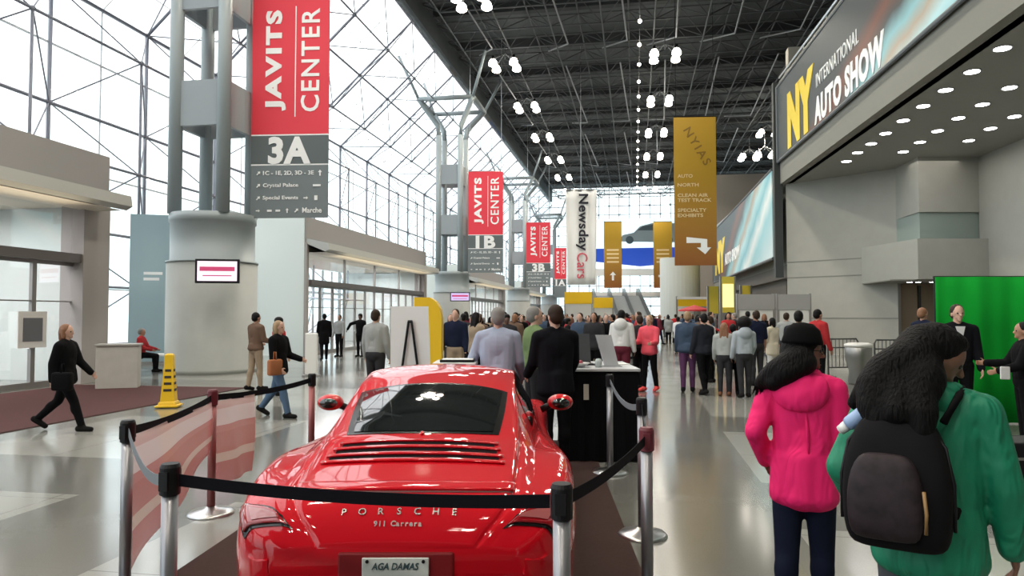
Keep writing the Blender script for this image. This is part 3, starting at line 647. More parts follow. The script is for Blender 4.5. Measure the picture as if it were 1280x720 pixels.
def section(y):
    w = Wd(y); s = zs(y); b0 = zb(y); c = xc(y); z2 = zc(y); r = xr(y); z3 = zr(y); T = zt(y)
    mid = b0 + (s - b0) * .52
    return [(0, b0), (w * .6, b0), (w * .90, b0 + .01), (w * .975, b0 + .06), (w * .995, mid - .03), (w, mid + .05), (w * .985, s - .09), (w * .95, s - .025), (w * .90, s - .003),
            ((w * .90 + c) / 2, max(s + .002, (s + z2) / 2)), (c + .012, z2 + .0), (c - .01, z2 + (z3 - z2) * .16), (r + (c - r) * .42, z2 + (z3 - z2) * .60), (r + .008, z3 - .012), (r * .965, z3 + (T - z3) * .22), (r * .72, z3 + (T - z3) * .62), (r * .38, T - (T - z3) * .09), (0, T)]
NK = 17
def cr(p0, p1, p2, p3, t):
    return tuple(.5 * ((2 * b) + (-a + c) * t + (2 * a - 5 * b + 4 * c - d) * t * t + (-a + 3 * b - 3 * c + d) * t**3) for a, b, c, d in zip(p0, p1, p2, p3))
_sc = {}
def Sf(y, v):
    """surface: y along the car (0 = tail), v in 0..17 around the half section (17 = centreline); v>17 mirrors"""
    sg = 1
    if v > NK: v = 2 * NK - v; sg = -1
    k = round(y, 5)
    if k not in _sc: _sc[k] = section(y)
    P = _sc[k]; i = min(int(v), NK - 1); t = v - i
    p0 = P[i - 1] if i > 0 else (-P[1][0], P[1][1]); p3 = P[i + 2] if i + 2 <= NK else (-P[NK - 1][0], P[NK - 1][1])
    x, z = cr(p0, P[i], P[i + 1], p3, t)
    return V(sg * max(x, 0), y, z)
def Sn(y, v):
    e = .01; a = Sf(min(y + e, 4.49), v) - Sf(max(y - e, 0), v); b = Sf(y, min(v + .05, 2 * NK)) - Sf(y, max(v - .05, 0)); n = a.cross(b)
    if n.length < 1e-9: return V(0, 0, 1)
    n.normalize(); c = Sf(y, v) - V(0, y, .55); return n if n.dot(c) > 0 else -n
car = thing('sports_car', 'glossy red sports coupe seen from behind inside the belt barriers', 'car')
car_p = CG(-.54, 3.40); car.location = (car_p.x, car_p.y, .012); car.rotation_euler = (0, 0, R(YAW + .3))
red_p = mat('red_car_paint', (.52, .0006, .009), .6, coat=1.0, spec=.08)
gl_dark = mat('tinted_car_glass', (.008, .010, .010), .03, spec=.9, coat=.4)
rub = mat('rubber', (.015, .015, .015), .8)
ys = [0, .008, .02, .035, .055, .08, .11, .14, .18, .22, .26, .3]; ys += [.3 + .04 * k for k in range(1, 100) if .3 + .04 * k < 4.3]; ys += [4.3, 4.34, 4.38, 4.41, 4.44, 4.46, 4.48, 4.49]
vs = [k / 5 for k in range(0, 2 * NK * 5 + 1)]
b = B(); grid = [[b.verts.new(Sf(y, v)) for v in vs] for y in ys]
for i in range(len(ys) - 1):
    for k in range(len(vs) - 1): b.faces.new((grid[i][k], grid[i][k + 1], grid[i + 1][k + 1], grid[i + 1][k]))
b.faces.new(grid[0][:-1]); b.faces.new(grid[-1][:-1][::-1])
bmesh.ops.remove_doubles(b, verts=b.verts[:], dist=1e-5)
# wheel arches: snap and remove
for ay in (1.04, 3.49):
    for vtx in b.verts:
        dx = vtx.co.y - ay; dz = vtx.co.z - .33; r = math.hypot(dx, dz)
        if abs(vtx.co.x) > .6 and abs(r - .365) < .022 and r > 1e-6:
            vtx.co.y = ay + dx / r * .365; vtx.co.z = .33 + dz / r * .365
    kill = [f for f in b.faces if abs(f.calc_center_median().x) > .6 and math.hypot(f.calc_center_median().y - ay, f.calc_center_median().z - .33) < .363]
    bmesh.ops.delete(b, geom=kill, context='FACES')
body = bm_obj('body', b, red_p, car, True)
def patch(name, y0, y1, va, vb, ny_, nv_, off, m, parent, thick=0.0, smooth=True):
    """y0,y1 may be functions of s in 0..1 across v"""
    b = B(); f0 = y0 if callable(y0) else (lambda s: y0); f1 = y1 if callable(y1) else (lambda s: y1); g = []
    fa = va if callable(va) else (lambda s: va); fb = vb if callable(vb) else (lambda s: vb)
    for i in range(ny_ + 1):
        row = []
        for k in range(nv_ + 1):
            s = k / nv_; t_ = i / ny_; y = f0(s) + (f1(s) - f0(s)) * t_; v = fa(t_) + (fb(t_) - fa(t_)) * s
            row.append(b.verts.new(Sf(y, v) + Sn(y, v) * off))
        g.append(row)
    for i in range(ny_):
        for k in range(nv_): b.faces.new((g[i][k], g[i][k + 1], g[i + 1][k + 1], g[i + 1][k]))
    o = bm_obj(name, b, m, parent, smooth)
    if thick: md = o.modifiers.new('t', 'SOLIDIFY'); md.thickness = thick; md.offset = 0
    return o
C2 = 2 * NK
# rear glass with black surround
arc = lambda s: (2 * s - 1) ** 2
patch('window_seal', lambda s: 1.005 + .03 * arc(s), lambda s: 1.80 - .06 * arc(s), lambda t_: 14.75 - .4 * t_, lambda t_: C2 - 14.75 + .4 * t_, 16, 24, .003, mat('gloss_black', (.01, .01, .01), .15), car)
patch('rear_window', lambda s: 1.035 + .03 * arc(s), lambda s: 1.76 - .06 * arc(s), lambda t_: 14.98 - .36 * t_, lambda t_: C2 - 14.98 + .36 * t_, 16, 24, .007, gl_dark, car)
wc = patch('windscreen', lambda s: 2.86 - .02 * arc(s), lambda s: 3.33 - .08 * arc(s), 13.6, C2 - 13.6, 12, 24, .005, gl_dark, car)
for sg in (0, 1):
    f = (lambda v: v) if sg == 0 else (lambda v: C2 - v)
    patch('side_window', lambda s: 1.62 + .25 * s, lambda s: 3.18 - .32 * s, f(11.2), f(13.05), 20, 8, .004, gl_dark, car)
# door seams
for sg in (0, 1):
    f = (lambda v: v) if sg == 0 else (lambda v: C2 - v)
    for yy in (1.86, 3.0):
        patch('door_seam', yy, yy + .006, f(3.2), f(10.8), 1, 20, .001, black_m, car)
# engine lid seam
for va in (13.35, C2 - 13.35): patch('lid_seam', .16, .99, va, va + .04, 20, 1, .001, mat('seam_dark', (.08, .0, .002), .6), car)
# ventilation louvres on the lid
for k, y in enumerate((.86, .76, .66, .57)):
    a = 14.85 - .12 * k
    if k < 3: patch('lid_slot', y - .080, y - .006, a, C2 - a, 3, 30, .004, mat('slot_black', (.004, .0, .001), .9, spec=.1), car)  # flat black strips paint in the dark of the slot openings
    sl_ = patch('lid_slat', y - .006, y + .024, a - .12, C2 - a + .12, 4, 30, .008, red_p, car, .010)
# spoiler edge: a raised lip across the tail
patch('spoiler_lip', lambda s: .205 + .06 * arc(s), lambda s: .30 + .05 * arc(s), 13.3, C2 - 13.3, 6, 40, .003, red_p, car, .012)
patch('spoiler_gap', lambda s: .185 + .06 * arc(s), lambda s: .20 + .06 * arc(s), 13.3, C2 - 13.3, 1, 40, .002, mat('seam_dark', (.08, .0, .002), .6), car)
# lights
tl_red = mat('tail_lamp_red', (.30, .006, .012), .12, coat=1.)
for sg in (0, 1):
    f = (lambda v: v) if sg == 0 else (lambda v: C2 - v)
    patch('tail_lamp_surround', lambda s: .045 + .05 * (1 - s), lambda s: .30 - .20 * s, f(6.2), f(11.2), 8, 20, .004, mat('gloss_black', (.01, .01, .01), .15), car)
    l = patch('tail_lamp', lambda s: .058 + .05 * (1 - s), lambda s: .28 - .195 * s, f(6.5), f(11.0), 8, 20, .009, tl_red, car, .01)
    patch('lamp_lens', lambda s: .085 + .03 * (1 - s), lambda s: .20 - .105 * s, f(7.6), f(10.4), 4, 12, .018, mat('clear_lens', (.34, .10, .10), .1, coat=1.), l)
    patch('bumper_reflector', .05, .10, f(3.3), f(3.9), 2, 6, .006, tl_red, car)
    # rear side vent line
    patch('head_lamp', 3.98, 4.24, f(8.4), f(10.6), 8, 8, .008, mat('clear_lens', (.34, .10, .10), .1, coat=1.), car)
# plate recess, plate
b = B(); box(b, (-.27, -.012, .38), (.27, .03, .585), bev=.01); bm_obj('plate_recess', b, mat('recess_red', (.20, .002, .006), .5), car)
pl = (lambda b: (box(b, (-.155, -.026, .405), (.155, -.014, .565), bev=.004), bm_obj('licence_plate', b, mat('plate_white', (.62, .66, .62), .4), car))[1])(B())
ink = mat('plate_ink', (.05, .09, .10), .5)
text('plate_text', 'AGA DAMAS', .05, ink, pl, basis((0, -.028, .528), (1, 0, 0), (0, 0, 1)), bold=.001, ext=.001, shear=.25, fit=(.22, .032))
b = B()
for x in (-.13, .13): tube(b, (x, -.032, .55), (x, -.02, .55), .008, n=10)
bm_obj('plate_screw', b, black_m, pl)
# lettering on the tail
def tailtext(name, s, size, y, cx, gap, m):
    n = len(s)
    for i, ch in enumerate(s):
        if ch == ' ': continue
        x = cx + (i - (n - 1) / 2) * gap
        # find surface point with that x
        lo, hi = 13.0, NK
        for _ in range(30):
            mid = (lo + hi) / 2
            if Sf(y, mid).x > abs(x): lo = mid
            else: hi = mid
        v = lo if x >= 0 else C2 - lo
        p = Sf(y, v); nrm = Sn(y, v)
        xa = V(1, 0, 0) - nrm * nrm.x; ya = nrm.cross(xa.normalized())
        text(name, ch, size, m, car, basis(p + nrm * .004, xa, ya), bold=.0006, ext=.0015)
silver = mat('badge_silver', (.62, .60, .58), .25, .9)
tailtext('badge_letter', 'PORSCHE', .05, .085, 0, .088, silver)
tailtext('badge_letter', '911 Carrera', .036, .045, 0, .021, mat('badge_grey', (.35, .30, .30), .3, .8))
# mirrors
for sx in (-1, 1):
    b = B(); ball(b, (sx * .955, 2.62, .965), 1, 20, 14, sc=(.108, .10, .068)); m_ = bm_obj('wing_mirror', b, red_p, car, True)
    b = B(); ball(b, (sx * .955, 2.545, .965), 1, 20, 10, sc=(.074, .034, .042)); bm_obj('mirror_glass', b, gl_dark, m_, True)
    b = B(); tube(b, (sx * .80, 2.66, .90), (sx * .90, 2.64, .95), .03, n=10); bm_obj('mirror_stalk', b, black_m, m_, True)
# wheels
for ay in (1.04, 3.49):
    for sx in (-1, 1):
        Mx = Matrix.Translation((sx * .80, ay, .33)) @ Matrix.Rotation(R(90) * sx, 4, 'Y')
        b = B(); lathe(b, [(.24, -.13), (.31, -.13), (.335, -.10), (.335, .06), (.31, .09), (.24, .09)], 40, mx=Mx); w_ = bm_obj('wheel', b, rub, car, True)
        b = B(); lathe(b, [(.245, .085), (.235, .095), (.225, .05), (.22, -.1)], 40, mx=Mx)
        for k in range(10):
            a = 2 * math.pi * k / 10; tube(b, Mx @ V(.04 * math.cos(a), .04 * math.sin(a), .055), Mx @ V(.23 * math.cos(a), .23 * math.sin(a), .075), .02, .014, n=6)
        lathe(b, [(0, .08), (.05, .075), (.06, .03)], 20, mx=Mx); bm_obj('rim', b, chrome, w_, True)
# black rear lower valance, exhausts, high brake light, wiper, antenna
patch('rear_valance', .0, .16, 1.6, C2 - 1.6, 4, 4, .002, black_m, car) if False else None
b = B()
for sx in (-1, 1):
    for q in (.50, .60): tube(b, (sx * q, -.02, .24), (sx * q, .15, .24), .04, n=16)
bm_obj('exhaust_tips', b, chrome, car, True)
b = B(); box(b, (-.62, .03, .20), (.62, .2, .30), bev=.02); bm_obj('rear_valance', b, black_m, car)
b = B(); ball(b, (0, 1.0, .972), 1, 12, 8, sc=(.014, .03, .014)); bm_obj('wiper_boss', b, red_p, car, True)
# grey trim along drip rail
for sg in (0, 1):
    f = (lambda v: v) if sg == 0 else (lambda v: C2 - v)
    patch('drip_rail', 1.45, 3.0, f(13.2), f(13.35), 24, 1, .004, mat('gloss_black', (.01, .01, .01), .15), car)

# ================================================================== BARRIERS
post_m = mat('grey_post', (.30, .30, .32), .35, .7)
belt_m = mat('black_belt', (.004, .004, .007), .85, spec=.15)
def post_at(x, ytop, D=None, H=1.06):
    D = D if D else (CH - H) * F / (ytop - 394)
    p = CAMP + ray(x, ytop) * D; return V(p.x, p.y, 0)
posts = {'A': post_at(160, 525), 'B': post_at(213, 579), 'C': post_at(266, 487), 'D': post_at(390, 467), 'E': post_at(702, 604), 'F': post_at(808, 534), 'G': post_at(802, 497), 'H': post_at(762, 464, 7.8)}
PL = {'A': 'outer left grey belt post in front of the pink vinyl panel', 'B': 'near left belt post, left end of the belt across the car tail', 'C': 'reddish belt post with chrome base between the pink panels',
      'D': 'farthest left belt post, left of the car roof', 'E': 'near right belt post overlapping the car tail', 'F': 'right belt post with maroon head, tallest at right of the car',
      'G': 'right belt post with a wide round base just behind the maroon-headed one', 'H': 'slim belt post in front of the black draped counter'}
PM = {'C': mat('reddish_post', (.30, .10, .10), .4, .5), 'F': post_m, 'D': mat('reddish_post', (.30, .10, .10), .4, .5)}
head_r = mat('maroon_head', (.13, .02, .03), .5)
links = {'A': ['C'], 'C': ['D'], 'B': ['E', 'A'], 'E': ['F'], 'F': ['G'], 'G': ['H']}
for k, p in posts.items():
    t = thing('barrier_post', PL[k], 'belt barrier', p, 0, 'retractable belt barrier posts')
    b = B(); lathe(b, [(.19, 0), (.19, .012), (.17, .03), (.06, .05), (.035, .07)], 32); bm_obj('base', b, chrome, t, True)
    b = B(); tube(b, (0, 0, .05), (0, 0, .93), .034, n=20); bm_obj('pole', b, PM.get(k, post_m), t, True)
    b = B(); lathe(b, [(.036, .925), (.043, .93), (.043, 1.045), (.036, 1.06), (0, 1.06)], 20); box(b, (-.02, -.05, .95), (.02, .05, 1.03)); bm_obj('belt_head', b, head_r if k in 'CF' else black_m, t)
    for q in links.get(k, []):
        e = posts[q] - p; n = 24; b = B(); L_ = e.length; d = e.normalized(); s = V(-d.y, d.x, 0) * .0015
        grey = (k == 'G') or (k == 'B' and q == 'A')
        sag = .03 if not grey else .10; prev = None
        for i in range(n + 1):
            u = i / n; c = p * 0 + d * (.045 + (L_ - .09) * u); z = .99 - sag * 4 * u * (1 - u)
            if k == 'A': z -= .0
            ring = [b.verts.new((c + s + V(0, 0, z + .026))), b.verts.new((c + s + V(0, 0, z - .026))), b.verts.new((c - s + V(0, 0, z - .026))), b.verts.new((c - s + V(0, 0, z + .026)))]
            if prev:
                for j in range(4): b.faces.new((prev[j], prev[(j + 1) % 4], ring[(j + 1) % 4], ring[j]))
            prev = ring
        bm_obj('belt', b, mat('grey_belt', (.16, .18, .20), .7) if grey else belt_m, t)

# translucent pink-and-white vinyl panels hung from the left belts
def vinyl():
    m = bpy.data.materials.new('pink_vinyl'); m.use_nodes = True; nt = m.node_tree; N = nt.nodes.new; L = nt.links.new
    p = nt.nodes['Principled BSDF']; o = nt.nodes['Material Output']
    tc = N('ShaderNodeTexCoord'); s = N('ShaderNodeSeparateXYZ'); L(tc.outputs['UV'], s.inputs[0])
    r = N('ShaderNodeValToRGB'); r.color_ramp.interpolation = 'CONSTANT'; e = r.color_ramp.elements
    e[0].color = (.55, .17, .15, 1); e[1].position = .26; e[1].color = (.70, .52, .44, 1)
    for pos, c in ((.37, (.58, .22, .19)), (.62, (.62, .26, .23)), (.70, (.80, .68, .66)), (.90, (.72, .50, .47))): x = e.new(pos); x.color = (*c, 1)
    L(s.outputs[1], r.inputs[0]); L(r.outputs[0], p.inputs['Base Color']); p.inputs['Roughness'].default_value = .4
    t_ = N('ShaderNodeBsdfTransparent'); tr = N('ShaderNodeBsdfTranslucent'); L(r.outputs[0], tr.inputs[0])
    m1 = N('ShaderNodeMixShader'); m1.inputs[0].default_value = .45; m2 = N('ShaderNodeMixShader'); m2.inputs[0].default_value = .42
    L(p.outputs[0], m1.inputs[1]); L(tr.outputs[0], m1.inputs[2]); L(m1.outputs[0], m2.inputs[1]); L(t_.outputs[0], m2.inputs[2]); L(m2.outputs[0], o.inputs[0]); return m
vin = vinyl()
def panel(label, a, c, fr, z1, z0a, z0c):
    b = B(); uv = b.loops.layers.uv.new('UVMap'); nU, nV = 24, 14; g = []
    d = (c - a); nrm = V(-d.y, d.x, 0).normalized()
    for i in range(nU + 1):
        row = []
        for k in range(nV + 1):
            u = i / nU; w = k / nV; p = a + d * (.03 + (fr - .03) * u); zb_ = z0a + (z0c - z0a) * u
            z = zb_ + (z1 - zb_) * w
            p = p + nrm * (.03 * math.sin(u * 9 + w * 3) * (1 - w * .7)); row.append((b.verts.new((p.x, p.y, z)), u, w))
        g.append(row)
    for i in range(nU):
        for k in range(nV):
            q = (g[i][k], g[i + 1][k], g[i + 1][k + 1], g[i][k + 1]); f = b.faces.new([x[0] for x in q])
            for lp, x in zip(f.loops, q): lp[uv].uv = (x[1], x[2])
    o = bm_obj('vinyl_panel', b, vin, None, True); md = o.modifiers.new('t', 'SOLIDIFY'); md.thickness = .002
    return tag(o, label, 'vinyl sign', 'pink vinyl panels on the left belts')
panel('translucent pink and white vinyl panel hanging between two left belt posts', posts['A'], posts['C'], .97, .955, .10, .52)
panel('shorter pink vinyl panel hanging right of the reddish belt post', posts['C'], posts['D'], .36, .955, .22, .24)

# ================================================================== FURNITURE AND SMALL THINGS
# yellow wet floor cone
p = G(211, 509); t = thing('safety_cone', 'tall yellow four-sided wet floor cone on the maroon carpet', 'cone', p, R(20))
b = B(); box(b, (-.2, -.2, .012), (.2, .2, .05), bev=.015); bm_obj('base', b, yel2, t)
b = B(); lathe(b, [(.22, .05), (.20, .10), (.17, .12), (.105, .80), (.10, .96), (.06, .99), (0, .99)], 4, mx=Matrix.Rotation(R(45), 4, 'Z')); bm_obj('cone', b, yel2, t)
for k, z in enumerate((.30, .42, .54, .66)):
    s = .165 - z * .085
    b = B(); 
    for q in range(4):
        Mz = Matrix.Rotation(R(90 * q), 4, 'Z'); rr = .707 * (.17 - (z + .02 - .12) * .0956) + .004
        box(b, (-.07 + .006 * k, -rr - .003, z), (.07 - .006 * k, -rr + .008, z + .045), mx=Mz)
    bm_obj('warning_print', b, mat('dark_print', (.03, .02, .02), .6), t)
# planter box beside the near entrance with seat behind
a = G(121, 488); c = G(169, 484)
t = thing('planter_box', 'pale square box standing beside the end pier of the near entrance', 'planter', (a + c) / 2, R(30))
w = (c - a).length
b = B(); box(b, (-w / 2, -.0, 0), (w / 2, .55, .98), bev=.015); bm_obj('box', b, mat('marble_pale', (.50, .49, .46), .5, noise=.15, nscale=4), t)
b = B(); box(b, (-w / 2 - .03, -.03, .98), (w / 2 + .03, .58, 1.03), bev=.01); bm_obj('rim', b, mat('rim_grey', (.35, .35, .33), .5), t)
q = G(180, 462); t = thing('bench', 'low pale bench by the glass behind the pale box', 'bench', (q.x, q.y + .2, 0), R(10))
b = B(); box(b, (-1.0, 0, .40), (1.0, .5, .47), bev=.01); bm_obj('seat', b, white_m, t)
for x in (-.9, .85): b = B(); box(b, (x, .05, 0), (x + .06, .45, .40)); bm_obj('leg', b, alum, t)
# information kiosk seen against the glass
q = CAMP + ray(191, 380) * 25.0; t = thing('information_totem', 'tall blue-grey glass panel standing between the near entrance and the column', 'totem', (q.x, q.y, 0), R(25))
b = B(); box(b, (-.75, -.04, .1), (.75, .04, 5.2)); bm_obj('panel', b, mat('teal_panel', (.33, .44, .48), .3), t)
b = B(); box(b, (-.8, -.12, 0), (.8, .12, .1)); bm_obj('foot', b, alum, t)
b = B(); box(b, (-.3, -.05, 3.1), (.3, -.04, 3.2)); bm_obj('print_line', b, let_w, t)
b = B(); box(b, (-.3, -.05, 2.9), (.2, -.04, 3.0)); bm_obj('print_line', b, let_w, t)
# slim white pedestal sign at left of the doorway
q = G(389, 470); t = thing('pedestal_sign', 'slim white pedestal sign near the middle entrance pier', 'sign', (q.x, q.y, 0), R(10))
b = B(); box(b, (-.17, -.06, .03), (.17, .06, 1.2), bev=.03); bm_obj('body', b, white_m, t)
b = B(); box(b, (-.22, -.14, 0), (.22, .14, .03)); bm_obj('foot', b, alum, t)
# white board on an easel
t0 = CAMP + ray(513, 455) * 9.5; t = thing('easel_board', 'white board with a black A-shaped easel, behind the car roof', 'sign board', (t0.x, t0.y, 0), R(8))
zt_ = CH + 11 * 9.5 / F; zb_ = 0.62
w = 50 * 9.5 / F
b = B(); prism(b, [(-w / 2, zb_), (w / 2 + .02, zb_), (w / 2 - .03, zt_), (-w / 2, zt_)], -.01, .01, 'y'); bm_obj('board', b, mat('board_white', (.80, .82, .82), .6), t)
b = B(); apex = V(0.0, -.04, zt_ - .2)
tube(b, apex + V(-.02, 0, 0), (-.24, -.04, 0), .017); tube(b, apex + V(.02, 0, 0), (.24, -.04, 0), .017); tube(b, apex + V(-.03, 0, 0), apex + V(.03, 0, 0), .02); tube(b, apex + V(0, .06, 0), (0, .5, 0), .012); tube(b, (-.18, -.04, .60), (.18, -.04, .60), .014)
bm_obj('easel', b, black_m, t)
# yellow curved display behind it
t0 = CAMP + ray(536, 440) * 12; t = thing('yellow_display', 'curved yellow display stand behind the white easel board', 'display stand', (t0.x, t0.y, 0), R(8))
def Pl(x, y): return ((x - 536) * 12 / F, CH - (y - 394) * 12 / F)
b = B(); prism(b, [Pl(519, 372), Pl(538, 372), Pl(546, 377), Pl(551, 386), Pl(553, 398), Pl(553, 446), (Pl(553, 446)[0], .02), (Pl(519, 446)[0], .02), Pl(519, 446)], -.15, .15, 'y'); bm_obj('body', b, yel2, t)
b = B(); box(b, (-.3, -.25, 0), (.3, .25, .02)); bm_obj('foot', b, black_m, t)

# black draped counter
cx0, cx1, cd = .64, 1.46, 8.4
t = thing('draped_counter', 'tall counter draped in black cloth at right of the car', 'counter', CG((cx0 + cx1) / 2, cd), R(YAW))
w = cx1 - cx0
b = B(); n = 60; A_ = []; B_ = []
per = []
for (x0, y0, x1, y1) in ((-w / 2, 0, w / 2, 0), (w / 2, 0, w / 2, 1.3), (w / 2, 1.3, -w / 2, 1.3), (-w / 2, 1.3, -w / 2, 0)):
    for i in range(20): per.append((x0 + (x1 - x0) * i / 20, y0 + (y1 - y0) * i / 20))
for i, (x, y) in enumerate(per):
    nx, ny_ = (x / (w / 2), (y - .65) / .65); f = .012 * math.sin(i * 1.7)
    A_.append(b.verts.new((x, y, 1.04))); B_.append(b.verts.new((x + nx * (.015 + f), y + ny_ * (.015 + f), .02)))
for i in range(80): b.faces.new((A_[i], A_[(i + 1) % 80], B_[(i + 1) % 80], B_[i]))
b.faces.new(A_); bm_obj('drape', b, black_cloth, t)
b = B(); box(b, (-w / 2 - .03, -.03, 1.045), (w / 2 + .03, 1.33, 1.08), bev=.008); bm_obj('top', b, mat('counter_top', (.50, .51, .53), .3), t)
b = B(); box(b, (-.22, -.02, .72), (-.16, -.012, .90)); bm_obj('label_plate', b, mat('tag_cream', (.6, .57, .5), .5), t)
Mc = Matrix.Translation(CG((cx0 + cx1) / 2, cd)) @ Matrix.Rotation(R(YAW), 4, 'Z')
def on(x, y): q = Mc @ V(x, y, 1.08); return (q.x, q.y, q.z)
t = thing('laptop', 'open dark laptop on the black draped counter', 'laptop', on(-.22, .62), R(YAW + 8))
b = B(); box(b, (-.19, -.13, 0), (.19, .13, .02), bev=.004); bm_obj('base', b, black_m, t)
b = B(); box(b, (-.19, -.01, 0), (.19, .01, .38), mx=Matrix.Translation((0, .13, .01)) @ Matrix.Rotation(R(-12), 4, 'X')); bm_obj('lid', b, mat('lid_grey', (.05, .055, .06), .4), t)
t = thing('brochure_holder', 'clear leaning brochure holder on the right of the draped counter', 'brochure holder', on(.12, .35), R(YAW))
b = B(); prism(b, [(-.05, 0), (.12, 0), (.03, .38), (-.16, .38)], -.03, .03, 'y'); bm_obj('holder', b, mat('acrylic', (.5, .52, .54), .2, alpha=.75), t)
b = B(); box(b, (-.1, -.09, 0), (.15, .09, .012)); bm_obj('foot', b, mat('acrylic', (.5, .52, .54), .2, alpha=.75), t)
b = B()
for i in range(7): ball(b, (random.uniform(-.09, .09), random.uniform(-.05, .05), .035 + .02 * (i % 2)), .035, 8, 6)
t = thing('bowl', 'shallow bowl of red sweets on the draped counter', 'bowl', on(-.26, .22)); bm_obj('sweets', b, mat('sweet_red', (.35, .05, .07), .4), t, True)
b = B(); lathe(b, [(.04, 0), (.07, .005), (.14, .05), (.135, .055), (.06, .012), (0, .01)], 20); bm_obj('dish', b, mat('dish_white', (.6, .6, .6), .3), t, True)
b = B(); box(b, (-.14, -.1, 0), (.14, .1, .012)); tag(bm_obj('papers', b, white_m, None, False, on(.27, .7)), 'flat stack of white papers on the right end of the draped counter', 'papers').rotation_euler = (0, 0, R(YAW + 10))
b = B(); lathe(b, [(.035, 0), (.04, .01), (.045, .07), (.03, .10), (0, .105)], 14); tag(bm_obj('glass_jar', b, mat('jar_glass', (.4, .45, .45), .1), None, True, on(-.02, .2)), 'small grey glass jar beside the bowl of sweets', 'jar')

# light counter behind the roof of the car
t = thing('reception_counter', 'white-topped counter behind the car roof where men stand', 'counter', CG(-.32, 8.35), R(YAW))
b = B(); box(b, (-.56, 0, 0), (-.14, .55, 1.10), bev=.01); bm_obj('body', b, mat('counter_body', (.05, .05, .055), .7), t)
b = B(); box(b, (-.60, -.03, 1.10), (-.10, .58, 1.15), bev=.008); bm_obj('top', b, mat('counter_white', (.62, .64, .66), .3), t)
q = CG(-.66, 8.40, 1.15); t = thing('display_tray', 'flat black tray lying on the white counter top', 'tray', q, R(YAW))
b = B(); box(b, (-.18, 0, 0), (.22, .3, .03), bev=.005); bm_obj('tray', b, black_m, t)
b = B(); box(b, (-.16, .02, .03), (.20, .28, .034)); bm_obj('sheet', b, white_m, t)

# green screen
p0 = CG((1170 - 640) / F * 11.3, 11.3); t = thing('green_screen', 'tall bright green cloth backdrop at the right edge', 'backdrop', p0, R(YAW - 1))
gm = mat('chroma_green', (.006, .30, .03), .9, spec=.1)
b = B(); n = 60; prev = None
for i in range(n + 1):
    x = 3.6 * i / n; y = .03 * math.sin(x * 7) + .015 * math.sin(x * 17)
    col = [b.verts.new((x, y + (0 if z > .12 else -.0), z)) for z in (.02, .8, 1.5, 2.3)]
    if prev:
        for j in range(3): b.faces.new((prev[j], col[j], col[j + 1], prev[j + 1]))
    prev = col
o = bm_obj('cloth', b, gm, t, True); md = o.modifiers.new('t', 'SOLIDIFY'); md.thickness = .006
b = B(); tube(b, (0, .06, 2.3), (3.6, .06, 2.3), .02)
for x in (.02, 3.58): tube(b, (x, .06, .02), (x, .06, 2.3), .02); tube(b, (x, -.3, .02), (x, .4, .02), .02)
bm_obj('stand', b, black_m, t)
# metal litter urn and tangle of rails behind it
q = G(1074, 480); t = thing('litter_bin', 'silver metal urn-shaped litter bin by the concrete wall', 'litter bin', q)
b = B(); lathe(b, [(.24, 0), (.26, .04), (.22, .30), (.23, .34), (.30, .60), (.31, .90), (.28, .93), (.20, .93)], 28); bm_obj('body', b, mat('worn_steel', (.28, .28, .27), .35, .9), t, True)
b = B(); lathe(b, [(.30, .90), (.33, .93), (.33, .98), (.22, 1.02), (.18, 1.0)], 28); bm_obj('rim', b, mat('rim_pale', (.6, .6, .58), .4, .3), t, True)
for i, (x0, D) in enumerate(((1034, 20), (1092, 19.2))):
    q = CG((x0 - 640) / F * D, D); t = thing('crowd_barrier', ['left', 'right'][i] + ' dark metal crowd barrier beside the silver litter bin', 'barrier', q, R(YAW + 12), 'dark metal barriers')
    b = B(); W_ = .95; polytube(b, [(0, 0, 0), (0, 0, .95), (.06, 0, 1.04), (W_ - .06, 0, 1.04), (W_, 0, .95), (W_, 0, 0)], .025, 8); tube(b, (0, 0, .25), (W_, 0, .25), .02); tube(b, (0, 0, .8), (W_, 0, .8), .02)
    bm_obj('frame', b, mat('dark_steel', (.10, .10, .10), .4, .7), t)
    b = B()
    for k in range(1, 8): tube(b, (W_ * k / 8, 0, .25), (W_ * k / 8, 0, 1.02), .01)
    bm_obj('bars', b, mat('dark_steel', (.10, .10, .10), .4, .7), t)
    b = B()
    for x in (0.05, W_ - .05): tube(b, (x, -.25, .015), (x, .25, .015), .02)
    bm_obj('feet', b, mat('dark_steel', (.10, .10, .10), .4, .7), t)
# black case at the right edge
q = CG(4.95, 6.9); t = thing('equipment_case', 'black equipment case on the floor at the right edge', 'case', q, R(YAW))
b = B(); box(b, (-.35, -.2, .04), (.45, .25, .52), bev=.02); bm_obj('shell', b, black_m, t)
b = B(); box(b, (-.36, -.21, .36), (.46, .26, .385)); bm_obj('rim', b, alum, t)
for x in (-.28, .36):
    for y in (-.14, .18): b = B(); ball(b, (x, y, .03), .03, 8, 6); bm_obj('wheel', b, rub, t)

